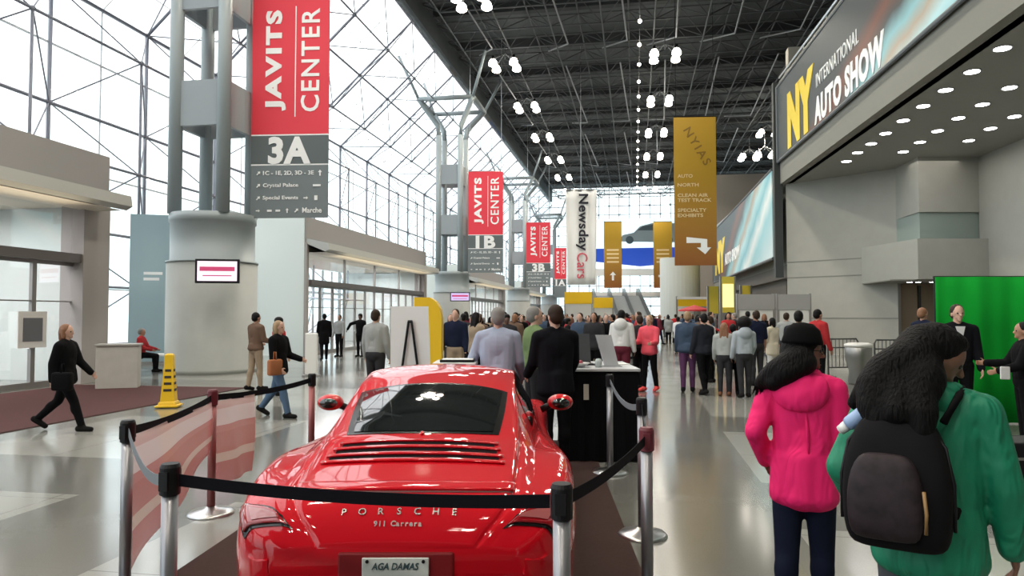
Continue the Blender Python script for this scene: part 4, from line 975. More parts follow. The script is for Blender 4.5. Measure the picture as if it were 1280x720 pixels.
# display walls and yellow signs at mid distance
def booth(name, label, cat, x0, x1, y0, y1, D, m, extra=None, ground=True, group=None):
    q = CAMP + ray((x0 + x1) / 2, 394) * D; t = thing(name, label, cat, (q.x, q.y, 0), R(YAW), group)
    w = (x1 - x0) * D / F; za = CH - (y1 - 394) * D / F; zb__ = CH - (y0 - 394) * D / F
    b = B(); box(b, (-w / 2, -.06, za), (w / 2, .06, zb__), bev=.01); bm_obj('panel', b, m, t)
    b = B()
    for s in (-1, 1): box(b, (s * w / 2 - .05, -.08, 0), (s * w / 2 + .05, .08, zb__ + .03))
    bm_obj('post', b, alum, t)
    if extra: extra(t, w, za, zb__)
    return t
grey_top = mat('grey_header', (.30, .30, .29), .6); cream = mat('booth_white', (.60, .60, .57), .6)
def hdr(m): 
    def f(t, w, za, zb__):
        b = B(); box(b, (-w / 2, -.09, zb__ - (zb__ - za) * .27), (w / 2, -.06, zb__)); bm_obj('header', b, m, t)
    return f
booth('display_wall', 'white display wall with a grey header, left of the pair before the concrete wall', 'display wall', 922, 967, 368, 440, 31, cream, hdr(grey_top))
booth('display_wall', 'white display wall with a grey header, right of the pair before the concrete wall', 'display wall', 972, 1012, 368, 440, 30, cream, hdr(grey_top))
booth('sign_panel', 'white sign panel with a yellow header under the white flag', 'sign', 706, 740, 365, 420, 58, mat('panel_grey_white', (.55, .55, .53), .5), hdr(yel2))
booth('sign_panel', 'small white sign panel with yellow header right of the flag', 'sign', 742, 766, 372, 420, 60, mat('panel_grey_white', (.55, .55, .53), .5), hdr(yel2))
ylw = mat('lit_yellow', (.66, .52, .06), .5)
booth('lit_sign', 'narrow yellow sign box, left of three by the fascia banner', 'sign', 885, 899, 358, 392, 44, ylw)
def glow(t, w, za, zb__):
    b = B(); box(b, (-w * .38, -.08, za + .3), (w * .38, -.062, zb__ - .4)); bm_obj('lit_face', b, mat('yellow_lit_face', (.8, .7, .3), .5, emit=(.9, .75, .25), es=.6), t)
booth('lit_sign', 'glowing yellow sign box, middle of three by the fascia banner', 'sign', 901, 919, 346, 391, 40, ylw, glow)
booth('lit_sign', 'short yellow sign box, right of three by the fascia banner', 'sign', 926, 939, 357, 372, 42, ylw)
booth('canopy_sign', 'striped yellow and white sign in front of the pale drum', 'sign', 846, 892, 371, 383, 50, yel2, hdr(white_m))
q = CAMP + ray(868, 386) * 46; t = thing('market_umbrella', 'red canopy over the crowd below the striped yellow sign', 'canopy', (q.x, q.y, 0))
b = B(); lathe(b, [(0, 2.35), (1.0, 2.05), (1.02, 1.95)], 16); bm_obj('canopy', b, mat('canopy_red', (.5, .03, .04), .7), t)
b = B(); tube(b, (0, 0, 0), (0, 0, 2.33), .03); bm_obj('pole', b, alum, t)
# escalator at the far end
q = CAMP + ray(790, 394) * 84; t = thing('escalator', 'dark escalator rising toward the far end above the crowd', 'escalator', (q.x, q.y, 0), R(YAW))
b = B(); prism(b, [(0, 0), (2, 0), (12, 4.3), (14, 4.3), (14, 3.2), (12.4, 3.2), (2.6, -.0)], -3.2, 3.0, 'x'); bm_obj('truss', b, mat('escalator_grey', (.22, .24, .25), .5), t)
for x in (-3.1, -1, 1, 2.9):
    b = B(); prism(b, [(0, .0), (0, 1.0), (2, 1.05), (12, 5.3), (14, 5.3), (14, 4.3), (12, 4.3), (2, 0)], x, x + .06, 'x'); bm_obj('balustrade', b, mat('escalator_dark', (.06, .07, .07), .3), t)
bm = B(); box(bm, (-9, 101, 4.3), (12, 110, 4.9)); struct(bm_obj('floor', bm, white_m))
for i, x in enumerate((-8, -3.5, 9)):
    bm = B(); tube(bm, (x, 102, 0), (x, 102, 4.3), .4, n=16); struct(bm_obj('trim_5', bm, white_m))
# grey canopy boxes on left far side (entrance signs)

# ================================================================== PEOPLE
def capsule(bm, p, q, r0, r1, n=14):
    p = V(*p); q = V(*q); ax = q - p; L_ = ax.length
    if L_ < 1e-5: ball(bm, p, r0, n, 8); return
    ax /= L_; u, w = frame_of(ax); rings = []; pr = []
    for k in range(1, 4): a = R(90) * k / 4; pr.append((-r0 * math.cos(a), r0 * math.sin(a)))
    pr += [(0, r0), (L_, r1)]
    for k in range(1, 4): a = R(90) * k / 4; pr.append((L_ + r1 * math.sin(a), r1 * math.cos(a)))
    for d, r in pr: rings.append([bm.verts.new(p + ax * d + (u * math.cos(2 * math.pi * i / n) + w * math.sin(2 * math.pi * i / n)) * r) for i in range(n)])
    s = bm.verts.new(p - ax * r0); e = bm.verts.new(q + ax * r1)
    for a, b in zip(rings, rings[1:]):
        for i in range(n): bm.faces.new((a[i], b[i], b[(i + 1) % n], a[(i + 1) % n]))
    for i in range(n): bm.faces.new((s, rings[0][i], rings[0][(i + 1) % n])); bm.faces.new((e, rings[-1][(i + 1) % n], rings[-1][i]))
class Fig:
    """primitive list -> one continuous voxel surface"""
    def __init__(s): s.p = []
    def cap(s, g, p, q, r0, r1): s.p.append((g, 'c', V(*p), V(*q), r0, r1, None))
    def ell(s, g, c, r, rot=None): s.p.append((g, 'e', V(*c), V(*r), 0, 0, rot))
    def build(s, name, groups, m, parent, vox, inf=0., smooth=3, clipz=None):
        b = B()
        for g, k, a, c, r0, r1, rot in s.p:
            if groups is not None and g not in groups: continue
            if k == 'c': capsule(b, a, c, r0 + inf, r1 + inf)
            else: ball(b, a, 1, 16, 12, mx=rot, sc=(c.x + inf, c.y + inf, c.z + inf))
        bmesh.ops.recalc_face_normals(b, faces=b.faces[:])
        me = bpy.data.meshes.new(name); b.to_mesh(me); b.free(); o = bpy.data.objects.new(name, me); COL.objects.link(o)
        r = o.modifiers.new('r', 'REMESH'); r.mode = 'VOXEL'; r.voxel_size = vox
        sm = o.modifiers.new('s', 'SMOOTH'); sm.factor = .5; sm.iterations = smooth
        me2 = evmesh(o); bpy.data.objects.remove(o); bpy.data.meshes.remove(me); me2.name = name
        return me_obj(name, me2, m, parent, True)
def rotx(v, a): return Matrix.Rotation(a, 3, 'X') @ v
SK = {'light': mat('skin_light', (.55, .33, .25), .5), 'mid': mat('skin_mid', (.38, .20, .13), .5), 'dark': mat('skin_dark', (.11, .055, .04), .45), 'brown': mat('skin_brown', (.20, .095, .06), .45)}
HR = {'black': mat('hair_black', (.003, .0025, .003), .6, spec=.2), 'brown': mat('hair_brown', (.028, .016, .010), .6, spec=.2), 'grey': mat('hair_grey', (.20, .19, .18), .7), 'auburn': mat('hair_auburn', (.22, .10, .05), .6), 'fair': mat('hair_fair', (.30, .20, .11), .6)}
def cl(name, c): return mat('cloth_' + name, c, .9, noise=.12, nscale=6, spec=.12)
def human(name_label, pos, yaw, h=1.72, skin='light', hair='brown', hstyle='short', top=None, trousers=None, shoes=None, vox=.013, wide=1.0,
          walk=0.0, arms=((5, 8, 15), (5, 8, 15)), lean=0., hyaw=0., hpitch=0., sit=False, coat=0., group=None, fingers=True, fat=1.0, hood=False, bend=0., legs=None, sleeve=1.0, topinf=.022, z0=0.0):
    """faces +Y before yaw. arms: (forward swing, abduction, elbow bend) for right, left (deg)"""
    t = thing('person', name_label, 'person', (pos[0], pos[1], z0), yaw, group)
    s = h / 1.75; f = Fig(); P = lambda x, y, z: V(x * s, y * s, z * s)
    def torso(v):  # lean about the pelvis
        o = P(0, 0, .95); return o + rotx(v - o, -R(lean))
    def T(x, y, z): return torso(P(x * wide, y, z))
    rt = Matrix.Rotation(-R(lean), 3, 'X')
    f.ell('torso', T(0, .0, 1.30), (.165 * s * wide * fat, .112 * s * fat, .19 * s), rt)
    f.ell('torso', T(0, .005, 1.10), (.140 * s * wide * fat, .105 * s * fat, .17 * s), rt)
    f.ell('hips', P(0, -.01, .93), (.165 * s * wide * fat, .122 * s * fat, .13 * s))
    for sx in (-1, 1): f.cap('torso', T(sx * .075 * fat, .0, 1.33), T(sx * .062 * fat, -.005, 1.0), .098 * s * fat, .094 * s * fat)
    f.cap('torso', T(-.13, -.005, 1.405), T(.13, -.005, 1.405), .072 * s, .072 * s)
    for sx in (-1, 1): f.cap('torso', T(sx * .04, -.005, 1.45), T(sx * .15, 0, 1.415), .055 * s, .05 * s)
    nk = T(0, -.005, 1.43); hc = T(0, .02, 1.63)
    f.cap('neck', nk, T(0, .01, 1.56), .058 * s, .052 * s)
    # head
    Hm = Matrix.Rotation(R(hyaw), 3, 'Z') @ Matrix.Rotation(-R(hpitch + lean * .5), 3, 'X')
    nb = T(0, .0, 1.55)
    def H(x, y, z): return nb + Hm @ P(x, y, z)
    f.ell('head', H(0, .012, .098), (.074 * s, .093 * s, .100 * s), Hm)
    f.ell('head', H(0, .040, .035), (.052 * s, .056 * s, .062 * s), Hm)
    f.cap('head', H(0, .098, .085), H(0, .116, .052), .009 * s, .014 * s)
    f.ell('head', H(0, .088, .016), (.022 * s, .014 * s, .012 * s), Hm)
    f.ell('head', H(0, .086, -.012), (.022 * s, .020 * s, .016 * s), Hm)
    for sx in (-1, 1): f.ell('head', H(sx * .075, .004, .065), (.010 * s, .020 * s, .032 * s), Hm)
    # legs
    ank = []
    for i, sx in enumerate((1, -1)):
        if sit: th, kn = 85, 85
        elif legs: th, kn = legs[i]
        else: th, kn = (walk, walk * .25 + 2) if i == 0 else (-walk * .8, walk * .9 + 2)
        hip = P(sx * .092 * wide, 0, .92); d1 = rotx(V(0, 0, -1), R(th)); k = hip + d1 * .43 * s; k.x += sx * .004
        d2 = rotx(V(0, 0, -1), R(th - kn)); an = k + d2 * .41 * s
        f.cap('leg', hip, k, .088 * s * (1 + (fat - 1) * .6), .057 * s); f.cap('leg', k, an, .056 * s, .040 * s); f.ell('leg', k + d2 * .13 * s + V(0, -.012 * s, 0), (.054 * s, .058 * s, .11 * s), Matrix.Rotation(R(th - kn), 3, 'X'))
        fp = Matrix.Rotation(R(min(0, (th - kn) * .7)) if not sit else 0, 3, 'X')
        heel = an + fp @ V(0, -.045 * s, -.045 * s); toe = an + fp @ V(sx * .02 * s, .155 * s, -.055 * s)
        ft = 'foot' + 'RL'[i]; f.cap(ft, heel, toe, .042 * s, .032 * s); f.cap(ft, an, an + fp @ V(0, .02, -.03) * s, .042 * s, .044 * s); ank += [heel.z - .042 * s, toe.z - .032 * s]
    dz = -min(ank)
    # arms
    for i, sx in enumerate((1, -1)):
        sw, ab, el = arms[i][:3]; inw = arms[i][3] if len(arms[i]) > 3 else 0
        sh = T(sx * .188, 0, 1.405)
        d = V(math.sin(R(ab)) * sx, 0, -math.cos(R(ab))); d = rotx(d, R(sw)); d = rt @ d
        e_ = sh + d * .285 * s
        d2 = V(math.sin(R(ab * .4 - inw)) * sx, 0, -math.cos(R(ab * .4 - inw))); d2 = rotx(d2, R(sw + el)); d2 = rt @ d2
        wr = e_ + d2 * .25 * s
        f.cap('arm', sh, e_, .055 * s, .043 * s); f.cap('arm' if sleeve > .6 else 'fore', e_, wr, .043 * s, .029 * s)
        n1 = V(-sx, 0, 0); fw = rt @ rotx(V(0, 1, 0), R(sw + el)); pd = d2
        pc = wr + pd * .045 * s
        f.ell('hand', pc, (.017 * s, .040 * s, .052 * s), Matrix(((1, 0, 0), (0, 1, 0), (0, 0, 1))) if False else (V(0, 0, -1).rotation_difference(pd)).to_matrix())
        if fingers:
            for q, (off, ln) in enumerate(((.032, .070), (.011, .080), (-.011, .074), (-.031, .058))):
                a0 = wr + pd * .082 * s + fw * off * s; a1 = a0 + (pd * .9 + n1 * .35).normalized() * ln * .5 * s; a2 = a1 + (pd * .7 + n1 * .75).normalized() * ln * .5 * s
                f.cap('hand', a0, a1, .0088 * s, .0082 * s); f.cap('hand', a1, a2, .0082 * s, .0070 * s)
            a0 = wr + pd * .03 * s + fw * .030 * s; a1 = a0 + (pd * .6 + fw * .75 + n1 * .2).normalized() * .04 * s; f.cap('hand', a0, a1, .0105 * s, .0095 * s); f.cap('hand', a1, a1 + (pd * .9 + fw * .25 + n1 * .3).normalized() * .03 * s, .0095 * s, .008 * s)
    # shift so that the soles meet the ground
    f.p = [(g, k, a + V(0, 0, dz), (c + V(0, 0, dz)) if k == 'c' else c, r0, r1, rot) for g, k, a, c, r0, r1, rot in f.p]
    t['hip_z'] = round(.92 * s + dz, 3); del t['hip_z']
    body = f.build('body', None, SK[skin], t, vox, 0, 2)
    top_m = top or cl('charcoal', (.03, .03, .035)); tr_m = trousers or cl('black', (.012, .012, .014))
    f2 = Fig(); f2.p = [x for x in f.p]
    if coat > 0:
        for sx in (-1, 1):
            for k in range(13): f2.ell('skirt', P(sx * .065, 0, 1.0 - (coat + .04) * k / 12) + V(0, 0, dz), ((.102 + .0014 * k) * s * fat, (.108 + .0014 * k) * s * fat, .075 * s))
        for k in range(13): f2.ell('skirt', P(0, -.014, 1.0 - (coat + .04) * k / 12) + V(0, 0, dz), (.12 * s * fat, (.128 + .0014 * k) * s * fat, .075 * s))
    if hood: f2.ell('skirt', T(0, -.10, 1.44) + V(0, 0, dz), (.13 * s, .09 * s, .12 * s))
    f2.ell('skirt', P(0, -.005, 1.0) + V(0, 0, dz), (.150 * s * wide * fat, .112 * s * fat, .13 * s))
    f2.build('jacket', ('torso', 'arm', 'skirt'), top_m, t, max(vox, .011), topinf, 3)
    f.build('trousers', ('hips', 'leg'), tr_m, t, max(vox, .011), .014, 3)
    for q in 'RL': f.build('shoe', ('foot' + q,), shoes or cl('shoe_black', (.01, .01, .01)), t, max(vox * .8, .009), .009, 1)
    # hair
    D_ = V(0, 0, dz); g = Fig()
    def HH(x, y, z): return H(x, y, z) + D_
    g.ell('h', HH(0, -.012, .115), (.085 * s, .098 * s, .096 * s), Hm)
    g.ell('h', HH(0, -.035, .075), (.080 * s, .078 * s, .085 * s), Hm)
    if hstyle == 'long':
        for sx in (-.05, 0, .05): g.cap('h', HH(sx, -.05, .08), HH(sx * 1.5, -.075, -.16), .055 * s, .04 * s)
        for sx in (-1, 1): g.cap('h', HH(sx * .07, -.01, .10), HH(sx * .085, .0, -.10), .028 * s, .025 * s)
    elif hstyle == 'bob':
        for sx in (-1, 1): g.cap('h', HH(sx * .065, -.015, .11), HH(sx * .078, .0, -.01), .035 * s, .03 * s)
        g.cap('h', HH(0, -.06, .08), HH(0, -.07, -.03), .06 * s, .045 * s)
    elif hstyle == 'pony': g.cap('h', HH(0, -.10, .10), HH(0, -.15, -.04), .035 * s, .02 * s); g.ell('h', HH(0, -.11, .11), (.04 * s, .04 * s, .04 * s))
    elif hstyle == 'afro': g.ell('h', HH(0, -.03, .13), (.16 * s, .16 * s, .15 * s))
    elif hstyle == 'cap':
        g.cap('h', HH(0, .06, .135), HH(0, .125, .115), .03 * s, .02 * s)
    elif hstyle == 'beanie': g.ell('h', HH(0, -.005, .135), (.092 * s, .105 * s, .085 * s), Hm)
    if hstyle != 'hero':
        g.build('cap' if hstyle == 'cap' else 'hair', None, HR[hair], t, max(.009, vox * .8), 0, 2)
    if vox <= .013:
        for sx in (-1, 1): b = B(); ball(b, HH(sx * .031, .088, .082), .011 * s, 8, 6); bm_obj('eye', b, mat('eye_dark', (.02, .015, .012), .2), t, True)
        b = B(); ball(b, HH(0, .100, .001), 1, 8, 6, mx=Hm, sc=(.022 * s, .006 * s, .004 * s)); bm_obj('lips', b, mat('lip', (.30, .12, .11), .5), t, True)
    return t, (lambda x, y, z: T(x, y, z) + D_), HH, Hm, s
def at(px, pyfoot): q = G(px, pyfoot); return (q.x, q.y)
def atD(px, D): q = CG((px - 640) / F * D, D); return (q.x, q.y)
blk = cl('black', (.004, .004, .005)); navy = cl('navy', (.010, .014, .034)); jean = cl('denim', (.08, .13, .21)); brown = cl('brown', (.14, .09, .065)); tan = cl('tan', (.32, .25, .18))
grey_c = cl('grey', (.30, .31, .31)); lblue = cl('pale_blue', (.33, .37, .48)); olive = cl('olive_green', (.14, .20, .09)); pinkc = cl('coral', (.75, .10, .14)); whitec = cl('white', (.60, .60, .60)); dblue = cl('slate_blue', (.05, .075, .12))
redc = cl('red', (.40, .03, .035)); maroon = cl('maroon', (.12, .02, .035)); dgrey = cl('dark_grey', (.030, .030, .034)); cream_c = cl('cream', (.55, .50, .40)); coral_shoe = cl('coral_shoe', (.85, .10, .10))

def bag(label, p, sz, m, rz=0, cat='bag'):
    b = B(); box(b, (-sz[0] / 2, -sz[1] / 2, 0), (sz[0] / 2, sz[1] / 2, sz[2]), bev=.03); polytube(b, [(-sz[0] * .3, 0, sz[2] * .95), (-sz[0] * .2, 0, sz[2] + .12), (sz[0] * .2, 0, sz[2] + .12), (sz[0] * .3, 0, sz[2] * .95)], .01, 6)
    o = bm_obj('handbag', b, m, None, True, p); o.rotation_euler = (0, 0, rz); return tag(o, label, cat)

# --- left side
p = at(80, 538); human('woman in black with auburn hair striding right past the near entrance', p, R(-78), 1.62, 'light', 'auburn', 'bob', blk, blk, walk=27, arms=((-14, 8, 15), (20, 8, 25)), coat=.10)
q = G(106, 530, .72); bag('black handbag carried by the striding woman in black', (p[0] + .22, p[1] - .30, .62), (.12, .28, .26), blk, R(100))
p = at(176, 465); human('person in a red top sitting on the bench by the glass', p, R(-70), 1.68, 'mid', 'grey', 'short', redc, blk, sit=True, arms=((25, 8, 50), (25, 8, 50)), vox=.018)
p = at(319, 488); human('man in a brown jacket and tan trousers standing by the column', p, R(-25), 1.74, 'mid', 'black', 'short', brown, tan, walk=6, arms=((10, 8, 70), (10, 10, 60)), coat=.02)
p = at(336, 496); human('person with red scarf and dark hat between the brown jacket and black coat', (p[0] + .05, p[1] + .3), R(-40), 1.64, 'light', 'black', 'beanie', redc, dgrey, vox=.016)
p = at(347, 521); human('woman in a black coat and jeans walking toward the left barrier', p, R(-95), 1.64, 'light', 'fair', 'bob', blk, jean, walk=22, arms=((8, 8, 30), (12, 10, 60)), coat=.10)
bag('small orange-brown shoulder bag on the walking woman in jeans', (p[0] + .12, p[1] - .34, .72), (.10, .26, .26), cl('orange_brown', (.34, .13, .06)), R(-20))
# doorway
human('dark-coated figure at the left of the bright middle entrance', at(405, 450), R(30), 1.74, 'dark', 'black', 'short', blk, blk, walk=10, coat=.3, vox=.018, group='figures in the bright entrance')
human('figure in a pale grey top between two dark ones in the bright entrance', at(424, 446), R(170), 1.70, 'mid', 'brown', 'short', grey_c, blk, vox=.018, group='figures in the bright entrance')
human('dark figure stretching one arm out in the bright entrance', at(450, 446), R(170), 1.74, 'dark', 'black', 'beanie', blk, blk, vox=.018, arms=((0, 75, 5), (0, 12, 10)), group='figures in the bright entrance')
human('man in a light grey sweater standing left of the white easel board', atD(470, 13.6), R(-12), 1.79, 'light', 'brown', 'short', grey_c, dgrey, arms=((0, 10, 15), (0, 10, 15)), fat=1.12)
# --- men at the counter
human('grey-haired man in a pale blue shirt seen from behind at the counter', atD(622, 8.6), R(5), 1.78, 'light', 'grey', 'short', lblue, dgrey, arms=((10, 10, 30), (15, 22, 30)), vox=.011, fat=1.12, wide=1.05, lean=4, hyaw=8)
human('grey-haired man in an olive green top facing the man in the dark suit', atD(668, 9.6), R(-60), 1.80, 'light', 'grey', 'short', olive, dgrey, arms=((20, 8, 60), (20, 8, 60)), vox=.012, fat=1.1, hyaw=-10)
human('dark-haired man in a black suit turned toward the green-topped man', atD(694, 8.0), R(22), 1.80, 'light', 'brown', 'short', cl('suit_black', (.005, .0055, .008)), blk, arms=((15, 8, 40), (15, 8, 40)), vox=.011, fat=1.06, coat=.12, hyaw=12)
# --- central people
human('man in a white hooded top with his back turned, right of the laptop', atD(777, 16), R(-15), 1.80, 'dark', 'black', 'short', whitec, maroon, arms=((0, 10, 15), (0, 10, 15)), hood=True, fat=1.15, vox=.014)
human('person in a dark top just left of the coral jacket', at(800, 487), R(20), 1.68, 'mid', 'brown', 'short', dgrey, blk, walk=8, vox=.015)
human('woman in a coral jacket, black leggings and coral shoes', at(812, 489), R(150), 1.68, 'light', 'fair', 'pony', pinkc, blk, coral_shoe, walk=8, arms=((15, 8, 70), (15, 8, 70)), coat=.06)
human('man in a slate blue jacket with bald head, back turned', at(860, 490), R(-6), 1.76, 'light', 'fair', 'short', dblue, cl('plum', (.10, .04, .10)), fat=1.18, walk=5, coat=.05)
human('person in a dark jacket and cap next to the slate blue jacket', at(880, 493), R(30), 1.72, 'light', 'black', 'cap', cl('ink', (.02, .022, .03)), blk, walk=9, coat=.04)
human('person with a white sleeve facing left behind the dark cap', at(888, 478), R(60), 1.66, 'light', 'brown', 'short', whitec, blk, vox=.015, arms=((15, 5, 70), (15, 5, 60)))
human('girl in a pale grey jumper and dark leggings with red-brown hair', at(906, 495), R(-10), 1.52, 'light', 'auburn', 'long', cl('pale_grey', (.36, .38, .37)), dgrey, cl('brown_boot', (.16, .07, .04)), walk=4)
human('child in a blue-grey hooded top with a big dark afro', at(931, 497), R(8), 1.60, 'dark', 'black', 'afro', cl('blue_grey', (.36, .40, .44)), dgrey, walk=5, hood=True, arms=((10, 8, 40), (0, 10, 20)))
human('thin person in black between the grey jumper and the blue-grey hood', at(917, 494), R(0), 1.50, 'dark', 'black', 'short', blk, blk, vox=.015)
human('tall man in a dark t-shirt behind the afro-haired child', at(946, 482), R(20), 1.80, 'mid', 'brown', 'short', navy, dgrey, sleeve=.4, vox=.015, arms=((0, 8, 10), (0, 8, 10)))
human('person in a cream coat holding a black bag, right of the dark t-shirt', at(966, 476), R(40), 1.62, 'light', 'black', 'bob', cream_c, whitec, vox=.015, coat=.2, arms=((10, 8, 60), (5, 8, 60)))
human('man in a light grey jacket before the right display wall', at(984, 470), R(-20), 1.76, 'light', 'brown', 'short', grey_c, dgrey, vox=.015, arms=((5, 8, 30), (5, 8, 30)))
human('broad man in a black jacket and cap left of the pink jacket girl', atD(998, 13.5), R(-20), 1.77, 'mid', 'black', 'cap', cl('ink', (.02, .022, .03)), blk, vox=.014, fat=1.12)
human('man in a red shirt at the concrete wall above the pink jacket girl', atD(1022, 16.5), R(-60), 1.82, 'mid', 'black', 'short', redc, blk, vox=.014)
# --- right side
human('man in a dark suit and white collar standing at the green backdrop', atD(1196, 10.4), R(175), 1.84, 'light', 'brown', 'short', cl('suit_black', (.005, .0055, .008)), blk, vox=.011, hyaw=6)
_s = [o for o in COL.objects if o.get('label', '').startswith('man in a dark suit and white collar')][0]
b = B(); prism(b, [(-.055, 1.54), (.055, 1.54), (.03, 1.42), (0, 1.28), (-.03, 1.42)], .085, .150, 'y'); bm_obj('shirt_front', b, whitec, _s)
human('person in a navy jacket in the doorway left of the green backdrop', atD(1153, 15), R(-60), 1.84, 'mid', 'auburn', 'short', navy, blk, vox=.014)
human('dark-haired woman in black and cream at the right edge by the green backdrop', atD(1278, 9.2), R(80), 1.60, 'mid', 'black', 'short', blk, blk, cl('grey', (.30, .31, .31)), vox=.011, arms=((30, 8, 60), (25, 10, 50)), fat=1.1)
q = CG((1254 - 640) / F * 9.0, 9.0)
b = B(); box(b, (-.055, -.015, .90), (.055, .015, 1.06), bev=.01); tag(bm_obj('badge_card', b, whitec, None, False, (q.x, q.y, 0)), 'white badge card hanging at the waist of the woman in black and cream', 'badge')

# --- the distant crowd: ten built figures, then copies with clothes of their own
cols = [('black', blk), ('navy', navy), ('dark grey', dgrey), ('brown', brown), ('maroon', maroon), ('slate blue', dblue), ('grey', grey_c), ('white', whitec), ('red', redc), ('tan', tan)]
protos = []
for i, (hs, hr, sk, wk, st) in enumerate((('short', 'brown', 'light', 10, 0), ('long', 'black', 'mid', 0, 0), ('short', 'grey', 'light', -12, 0), ('cap', 'black', 'mid', 8, 0), ('bob', 'auburn', 'light', 14, 0), ('beanie', 'black', 'dark', 0, 0))):
    protos.append(human('proto', (0, 0), 0, 1.72, sk, hr, hs, blk, dgrey, walk=wk, vox=.026, fingers=True, fat=1.05 + .08 * (i % 3), coat=.08 * (i % 3), arms=((8, 9, 20 + 12 * (i % 4)), (5, 9, 15 + 15 * (i % 3))))[0])
spots = []
rnd = random.Random(11)
for D, x0, x1, n in ((15.5, 560, 600, 2), (17.5, 562, 650, 4), (19, 722, 772, 4), (21, 560, 650, 7), (23, 705, 790, 8), (27, 580, 800, 16), (26, 868, 960, 6), (33, 585, 800, 18), (32, 845, 960, 11), (42, 620, 905, 26), (54, 650, 900, 26), (68, 690, 890, 22)):
    for k in range(n):
        px = x0 + (x1 - x0) * (k + .5 + rnd.uniform(-.32, .32)) / n; spots.append((px, D * rnd.uniform(.96, 1.05)))
spots = [s for s in spots if not (800 < s[0] < 842 and s[1] < 24)]
taken = [(o.location.x, o.location.y) for o in COL.objects if o.get('category') in ('person', 'sign', 'display wall', 'canopy', 'display stand') and o.location.length > 1]
good = []
for px, D in spots:
    for dx, dD in ((0, 0), (0, .8), (0, -.8), (8, .5), (-8, .5), (10, -.6), (-10, -.6), (0, 1.6), (0, -1.6), (14, 1.4), (-14, 1.4)):
        q = CG((px + dx - 640) / F * (D + dD), D + dD)
        if all((q.x - a) ** 2 + (q.y - c) ** 2 > .78 ** 2 for a, c in taken): taken.append((q.x, q.y)); good.append((px + dx, D + dD)); break
spots = good
used = {}; crowd = []
order = ['first', 'second', 'third', 'fourth', 'fifth', 'sixth', 'seventh', 'eighth', 'ninth', 'tenth', 'eleventh', 'twelfth', 'thirteenth', 'fourteenth', 'fifteenth', 'sixteenth', 'seventeenth', 'eighteenth', 'nineteenth', 'twentieth'] + ['%s-first' % 'twenty', 'twenty-second', 'twenty-third', 'twenty-fourth', 'twenty-fifth', 'twenty-sixth', 'twenty-seventh', 'twenty-eighth', 'twenty-ninth', 'thirtieth']
wts = [6, 4, 5, 3, 3, 3, 2, 1, 2, 2]
for i, (px, D) in enumerate(spots):
    j = i % 6; src = protos[j]
    t = src if i < 6 else copy_tree(src)
    ci = rnd.choices(range(10), wts)[0]; q = CG((px - 640) / F * D, D)
    t.location = (q.x, q.y, 0); t.rotation_euler = (0, 0, R(rnd.choice((0, 20, -30, 160, 180, 90, -90)) + rnd.uniform(-20, 20))); sc = rnd.uniform(.92, 1.06); t.scale = (sc, sc, sc)
    for ch in t.children:
        if ch.name.startswith('jacket'): ch.material_slots[0].link = 'OBJECT'; ch.material_slots[0].material = cols[ci][1]
        if ch.name.startswith('trousers'): ch.material_slots[0].link = 'OBJECT'; ch.material_slots[0].material = rnd.choice((blk, dgrey, navy, jean, tan, blk))
    band = 'nearest rows' if D < 24.5 else ('middle rows' if D < 38 else ('far rows' if D < 60 else 'farthest row'))
    crowd.append((band, cols[ci][0], px, t))
from collections import defaultdict
dd_ = defaultdict(list)
for band, cn, px, t in crowd: dd_[(band, cn)].append((px, t))
for (band, cn), L_ in dd_.items():
    L_.sort(key=lambda a: a[0])
    for k, (px, t) in enumerate(L_):
        t['label'] = ('only %s-clothed visitor in the %s of the standing crowd' % (cn, band)) if len(L_) == 1 else ('%s from the left of the %s-clothed visitors in the %s of the crowd' % (order[k], cn, band))
        t['group'] = 'visitors standing in the distant crowd'

# --- hair with fine strands
def hair_mat():
    m = bpy.data.materials.new('black_hair_strands'); m.use_nodes = True; nt = m.node_tree; p = nt.nodes['Principled BSDF']; N = nt.nodes.new; L = nt.links.new
    p.inputs['Base Color'].default_value = (.0022, .0018, .002, 1); p.inputs['Roughness'].default_value = .6; p.inputs['Specular IOR Level'].default_value = .14
    tc = N('ShaderNodeTexCoord'); mp = N('ShaderNodeMapping'); mp.inputs['Scale'].default_value = (60, 60, 9); n = N('ShaderNodeTexNoise'); n.inputs['Scale'].default_value = 1.5; n.inputs['Detail'].default_value = 5
    bu = N('ShaderNodeBump'); bu.inputs['Strength'].default_value = .9; bu.inputs['Distance'].default_value = .02
    L(tc.outputs['Object'], mp.inputs[0]); L(mp.outputs[0], n.inputs['Vector']); L(n.outputs['Fac'], bu.inputs['Height']); L(bu.outputs[0], p.inputs['Normal']); return m
HM = hair_mat()
def lump(f, pts, n=6):
    """dense overlapping ellipsoids along a path of (point, radius): reads as one mass"""
    for (a, ra), (c, rc) in zip(pts, pts[1:]):
        for k in range(n): u = k / n; f.ell('h', a + (c - a) * u, (ra + (rc - ra) * u,) * 3)
    f.ell('h', pts[-1][0], (pts[-1][1],) * 3)
def strands(name, root, pts, parent, n, seed, spread=.8):
    """loose locks following the hair mass"""
    r_ = random.Random(seed); b = B()
    for k in range(n):
        a = r_.uniform(0, 6.28); rr = r_.uniform(.55, 1.05) * spread; ps = []
        for j, (c, rad) in enumerate(pts):
            d = V(math.cos(a + j * .25), math.sin(a + j * .25) * .6, math.sin(a * 2) * .5) * rad * rr; ps.append(c + d)
        ps.append(ps[-1] + V(r_.uniform(-.03, .02), r_.uniform(-.02, .02), -r_.uniform(.02, .07)))
        polytube(b, ps, [.010] * (len(ps) - 1) + [.002], 5)
    return bm_obj(name, b, HM, parent, True)

